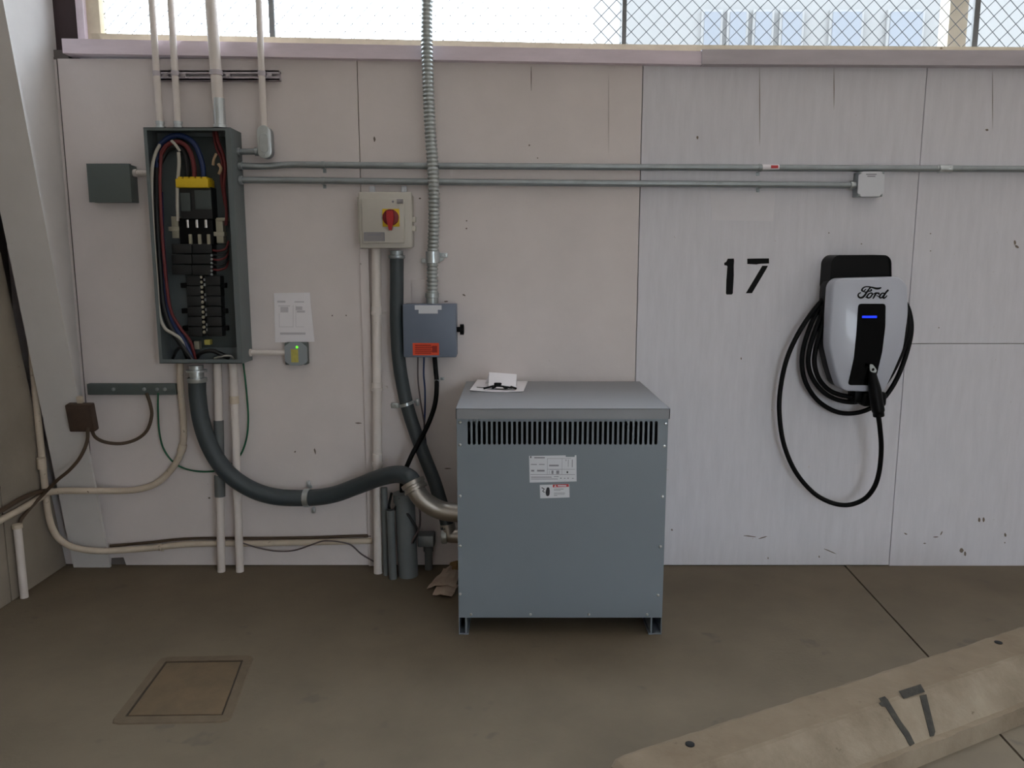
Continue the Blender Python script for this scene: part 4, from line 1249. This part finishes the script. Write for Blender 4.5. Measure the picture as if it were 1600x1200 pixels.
# conduit from panel bottom bending left to the left wall
wc = thing('bent_conduit', 'dirty white conduit bending from the panel bottom left towards the corner', 'conduit', tuple(P(200, 775, -.03)))
MB().tube(cr(PP([(281, 562, -.05), (282, 600, -.045), (286, 650, -.03), (287, 685, -.022), (281, 712, -.022), (265, 737, -.022), (243, 756, -.022), (215, 765, -.022), (185, 767, -.035), (160, 767, -.09), (140, 767, -.12), (120, 767, -.13), (96, 767, -.135), (72, 770, -.15)]), 8), .0145, 14).build('pipe', M['conduit_dirty'], wc)
c = P(284, 700, -.022)
MB().lathe(P(286, 694, -.022), P(282, 709, -.022) - P(286, 694, -.022), [(0, .0146), (.001, .018), (.035, .018), (.036, .0146)], 14).build('coupling', M['conduit_dirty'], wc)
# horizontal wiring along the left wall
lw1 = [XP(74, 766, wlx + .03), XP(50, 772, wlx + .028), XP(30, 781, wlx + .026), XP(0, 799, wlx + .026)]
lw1.append(lw1[-1] + (lw1[-1] - lw1[-2]) * 6)
single('cable', MB().tube(cr(lw1, 6), .010, 10), M['wire_brown'], 'dark cable running forward along the left wall', 'cable')
lw2 = [XP(72, 772, wlx + .02), XP(30, 797, wlx + .02), XP(0, 813, wlx + .02)]
lw2.append(lw2[-1] + (lw2[-1] - lw2[-2]) * 6)
single('conduit', MB().tube(cr(lw2, 6), .0145, 12), M['conduit_dirty'], 'dirty white conduit running forward along the left wall below the dark cable', 'conduit')
# stub standing against the left wall
st0, st1 = XP(27, 822, wlx + .024), XP(36, 938, wlx + .024)
ws = thing('wall_stub', 'short white pipe standing on the floor against the left wall', 'pipe stub', (st0.x, st0.y, 0))
MB().tube([Vector((st0.x, st0.y, st0.z)), Vector((st0.x, st0.y, 0))], .016, 14).build('pipe', M['conduit_white'], ws)
MB().lathe((st0.x, st0.y, st0.z - .01), (0, 0, 1), [(0, .016), (.001, .020), (.018, .020), (.019, .012)], 14).build('collar', M['conduit_dirty'], ws)
# vertical conduit in corner, bending along the wall base
vc = thing('corner_conduit', 'white conduit coming down the left wall corner and bending along the wall base', 'conduit', tuple(P(160, 868, -.03)))
vtop = XP(58, 640, wlx + .016)
p = [Vector((vtop.x, vtop.y, 1.6)), Vector((vtop.x, vtop.y, 1.1)), vtop, XP(68, 740, wlx + .02), XP(75, 800, wlx + .024), XP(84, 830, wlx + .035), XP(100, 848, wlx + .07), P(122, 857, -.10), P(160, 861, -.06), P(230, 857, -.022), P(300, 850, -.0155), P(400, 849, -.0155), P(500, 847, -.0155), P(582, 845, -.0155)]
MB().tube(cr(p, 8), .0145, 14).build('pipe', M['conduit_dirty'], vc)
MB().lathe(XP(65, 722, wlx + .022) + Vector((0, 0, .02)), (0, 0, -1), [(0, .0146), (.001, .019), (.05, .019), (.051, .0146)], 14).build('coupling', M['conduit_dirty'], vc)
clamp(MB(), P(250, 855, -.025), (1, 0, 0), .0145, .012, .014, 0, (0, 0, -1)).build('strap', M['conduit_dirty'], vc)
single('cable', MB().tube(cr(PP([(172, 853, -.015), (230, 848, -.014), (300, 841.5, -.01), (400, 841, -.01), (480, 840, -.01), (540, 838, -.01), (580, 837, -.01)]), 8), .007, 8), M['wire_brown'],
       'dark cable lying along the top of the conduit at the wall base', 'cable')
single('wire', MB().tube(cr(PP([(378, 848, -.045), (400, 855, -.03), (430, 861, -.02), (460, 860, -.02), (490, 850, -.03), (510, 845, -.045), (545, 850, -.04), (565, 866, -.03), (585, 878, -.035)]), 8), .0036, 8), M['wire_grey'],
       'thin wire sagging below the base conduit between the standing conduits', 'wire')

# ------------------------------------------------------------------ vehicle charger
YC = -.185
ch = thing('vehicle_charger', 'silver-white wall-mounted vehicle charger with a coiled black cable', 'charger', tuple(P(1350, 615, -.1)))
o_px = [(1311, 435.5), (1407, 433), (1418.5, 446), (1419.5, 490), (1412, 545), (1397, 580), (1383, 610), (1374, 612), (1322, 611), (1314, 604), (1306, 580), (1297, 542), (1299, 490), (1302, 446)]
front = [P(px, py, YC) for px, py in o_px]
fo = round_poly(front, .022, 5)
cen = sum(fo, Vector()) / len(fo)
def grow(poly, d, Y):
    out = []
    m = len(poly)
    for i in range(m):
        t_ = (poly[(i + 1) % m] - poly[i - 1]).normalized()
        n_ = Vector((t_.z, 0, -t_.x))
        if n_.dot(poly[i] - cen) < 0: n_ = -n_
        out.append(Vector((poly[i].x + n_.x * d, Y, poly[i].z + n_.z * d)))
    return out
sh = MB().loft([grow(fo, .002, -.115), grow(fo, .002, YC + .012), grow(fo, -.001, YC + .004), grow(fo, -.006, YC)], True, True).build('shell', M['charger_white'], ch, sharp=50)
MB().loft([grow(fo, -.012, -.02), grow(fo, -.004, -.035), grow(fo, -.004, -.116)], True, True).build('back_housing', M['black_plastic'], ch, sharp=50)
dpx = [(1341, 474.5), (1383.5, 474.5), (1383, 510), (1378, 550), (1371, 580), (1366, 602), (1324.5, 601.5), (1334, 560), (1338, 520)]
dpl = round_poly([P(px, py, YC - .0005) for px, py in dpx], .014, 4)
fpn = MB().prism(dpl, (0, -.0025, 0)).build('front_window', M['black_gloss'], sh)
x0, x1, z0, z1 = front_rect(1347, 493.5, 1370, 496.8, YC - .003)
MB().box(x0, x1, YC - .0042, YC - .003, z0, z1, .0005, 1).build('status_light', M['led_blue'], fpn) if False else MB().box(x0, x1, YC - .0042, YC - .003, z0, z1, .0005, 1).build('status_light', M['led_blue'], sh)
# script lettering on the shell
def lg(u, v):
    return P(1330 + u / 22.86, 440 + v / 22.86, YC - .0003)
strokes = [
    ([(1055, 222), (1010, 238), (940, 248), (870, 242), (780, 216), (690, 195), (600, 182), (520, 184), (445, 212), (395, 262), (380, 310), (408, 342), (455, 335), (495, 300), (520, 275)],
     [40, 56, 64, 60, 48, 40, 36, 36, 40, 48, 52, 44, 36, 34, 30]),
    ([(690, 205), (640, 262), (590, 330), (540, 400), (480, 490), (415, 555), (340, 578), (272, 552), (246, 490), (270, 430), (335, 398)],
     [40, 44, 50, 56, 60, 62, 60, 52, 46, 40, 34]),
    ([(440, 362), (520, 372), (620, 345), (700, 330), (722, 300), (705, 285)], [30, 34, 36, 44, 46, 36]),
    ([(730, 408), (650, 425), (585, 490), (560, 550), (600, 580), (660, 570), (720, 510), (752, 440), (725, 408), (690, 400)], [36, 40, 48, 52, 48, 44, 44, 44, 38, 30]),
    ([(520, 560), (570, 552)], [30, 34]),
    ([(745, 445), (800, 440), (860, 408), (890, 400)], [28, 30, 34, 36]),
    ([(895, 405), (850, 480), (810, 550), (780, 595)], [50, 50, 48, 40]),
    ([(850, 475), (900, 420), (950, 410), (990, 425), (985, 450)], [34, 40, 50, 50, 40]),
    ([(905, 500), (960, 520), (1010, 560)], [24, 24, 26]),
    ([(1190, 418), (1110, 415), (1045, 470), (1012, 540), (1035, 580), (1085, 572), (1140, 515), (1185, 440)], [36, 40, 48, 52, 48, 44, 40, 36]),
    ([(1310, 312), (1250, 375), (1200, 450), (1150, 540), (1150, 588), (1205, 575), (1250, 535), (1275, 500)], [56, 54, 50, 50, 48, 42, 34, 26]),
]
mbl = MB()
ku = .00255 / 22.86 * 1.25
for pts_, ws in strokes:
    pp = [lg(*q_) for q_ in pts_]
    n_ = 5
    sp = cr(pp, n_)
    wl2 = []
    for i in range(len(ws) - 1):
        for k in range(n_):
            wl2.append((ws[i] + (ws[i + 1] - ws[i]) * k / n_) * ku)
    wl2.append(ws[-1] * ku)
    mbl.ribbon(sp, wl2, (0, -.0009, 0), Vector((0, 1, 0)))
    for e_i in (0, -1):
        mbl.lathe(sp[e_i], (0, -1, 0), [(0, wl2[e_i] / 2), (.0009, wl2[e_i] / 2)], 8)
mbl.build('badge', M['black_paint'], sh)['label'] = 'black script lettering'
# cable hanger above
hpx = [(1296, 452), (1299, 408), (1306, 399), (1386, 398.5), (1393, 406), (1393.5, 452)]
hf = [P(px, py, -.10) for px, py in hpx]
hb = [Vector((p.x + (-.004 if p.x < hf[2].x else .0), 0, p.z + .003)) for p in hf]
hfr, hbr = round_poly(hf, .014, 3), round_poly(hb, .014, 3)
mid = [Vector((a.x, -.092, a.z)) for a in hfr]
inn = []
hc_ = sum(hfr, Vector()) / len(hfr)
for a in hfr:
    d_ = (hc_ - a).normalized()
    inn.append(a + d_ * .006)
MB().loft([hbr, mid, hfr, inn, [p + Vector((0, .004, 0)) for p in inn]], True, True).build('cable_hanger', M['black_plastic'], ch, sharp=30)
# coiled cable
cb = MB()
rc = .0104
def coil(pts):
    cb.tube(cr(PP(pts), 8), rc, 12)
coil([(1310, 452, -.05), (1293, 462, -.06), (1272, 484, -.065), (1248, 520, -.07), (1229, 562, -.07), (1219, 610, -.07), (1218, 650, -.075), (1225, 695, -.08), (1243, 737, -.085), (1270, 769, -.09), (1298, 785, -.1),
      (1325, 789, -.11), (1350, 780, -.13), (1366, 761, -.15), (1374, 735, -.17), (1377, 700, -.19), (1375, 670, -.205), (1371.5, 643, -.215)])
coil([(1310, 455, -.035), (1290, 468, -.04), (1270, 500, -.045), (1256, 540, -.045), (1253, 570, -.045), (1259, 598, -.045), (1277, 625, -.045), (1303, 642, -.05), (1330, 646, -.05), (1358, 639, -.06), (1382, 621, -.07),
      (1402, 590, -.07), (1417, 550, -.06), (1424, 515, -.05), (1420, 485, -.04), (1408, 462, -.035)])
coil([(1312, 458, -.06), (1292, 476, -.065), (1276, 510, -.07), (1265, 545, -.07), (1263, 570, -.07), (1270, 592, -.07), (1287, 613, -.075), (1310, 625, -.08), (1338, 628, -.085), (1364, 618, -.09), (1388, 592, -.09),
      (1406, 558, -.085), (1419, 520, -.07), (1416, 484, -.06), (1404, 462, -.055)])
coil([(1312, 460, -.085), (1296, 480, -.09), (1284, 512, -.09), (1274, 548, -.09), (1273, 572, -.09), (1281, 594, -.09), (1298, 611, -.095), (1322, 619, -.1), (1345, 620, -.105), (1368, 606, -.105), (1390, 574, -.1),
      (1405, 545, -.095), (1414, 515, -.09), (1410, 484, -.085), (1398, 464, -.08)])
cb.build('cable', M['black_rubber'], ch)
# holster + connector handle
hk = MB()
a, b = P(1334, 611, -.11), P(1342, 628, -.11)
hk.box(P(1332, 616, -.11).x, P(1345, 616, -.11).x, -.135, -.06, b.z, a.z + .01, .004)
hk.box(P(1340, 622, -.1).x, P(1376, 622, -.1).x, -.16, -.07, P(1358, 632, -.1).z, P(1358, 610, -.1).z, .012, 3)
hk.build('holster', M['black_plastic'], ch)
cn = MB()
pc = cr([P(1362, 578, YC - .008), P(1364, 592, YC - .018), P(1367, 610, YC - .03), P(1370, 630, YC - .035), P(1372, 640, -.222), P(1373, 650, -.220)], 5)
nr = len(pc)
rs_ = []
for i in range(nr):
    t_ = i / (nr - 1)
    rs_.append(.014 + .012 * min(1, t_ * 2.5) - (.003 if t_ > .85 else 0))
cn.tube(pc, rs_, 16)
q0 = P(1372, 641, -.222)
cn.lathe(q0 + Vector((0, 0, .004)), (P(1373.5, 650, -.218) - P(1371, 634, -.224)), [(0, .019), (.006, .020), (.018, .0195), (.02, .015), (.034, .013), (.035, .010)], 16)
cnb = cn.build('connector', M['black_plastic'], ch)
# bright release tab: ring with a pointed end
tp = [(1358.5, 569), (1363, 569), (1367.5, 575), (1369.3, 578.5), (1368, 582), (1363.5, 582), (1359, 579.5)]
ro = round_poly([P(px, py, YC - .026) for px, py in tp], .006, 4)
ic = P(1363.8, 577.3, YC - .026)
ri = []
for k in range(len(ro)):
    v_ = ro[k] - ic
    ri.append(ic + v_.normalized() * .0068)
mbt = MB()
n_ = len(ro)
y1_ = Vector((0, -.004, 0))
mbt.loft([ro, [p + y1_ for p in ro], [p + y1_ for p in ri], ri], False, False)
mbt.v += []
mbt.build('release_tab', M['galv_bright'], ch, sharp=50)

# ------------------------------------------------------------------ tidy: drop bookkeeping properties
for o in list(bpy.data.objects):
    if '_o' in o:
        del o['_o']
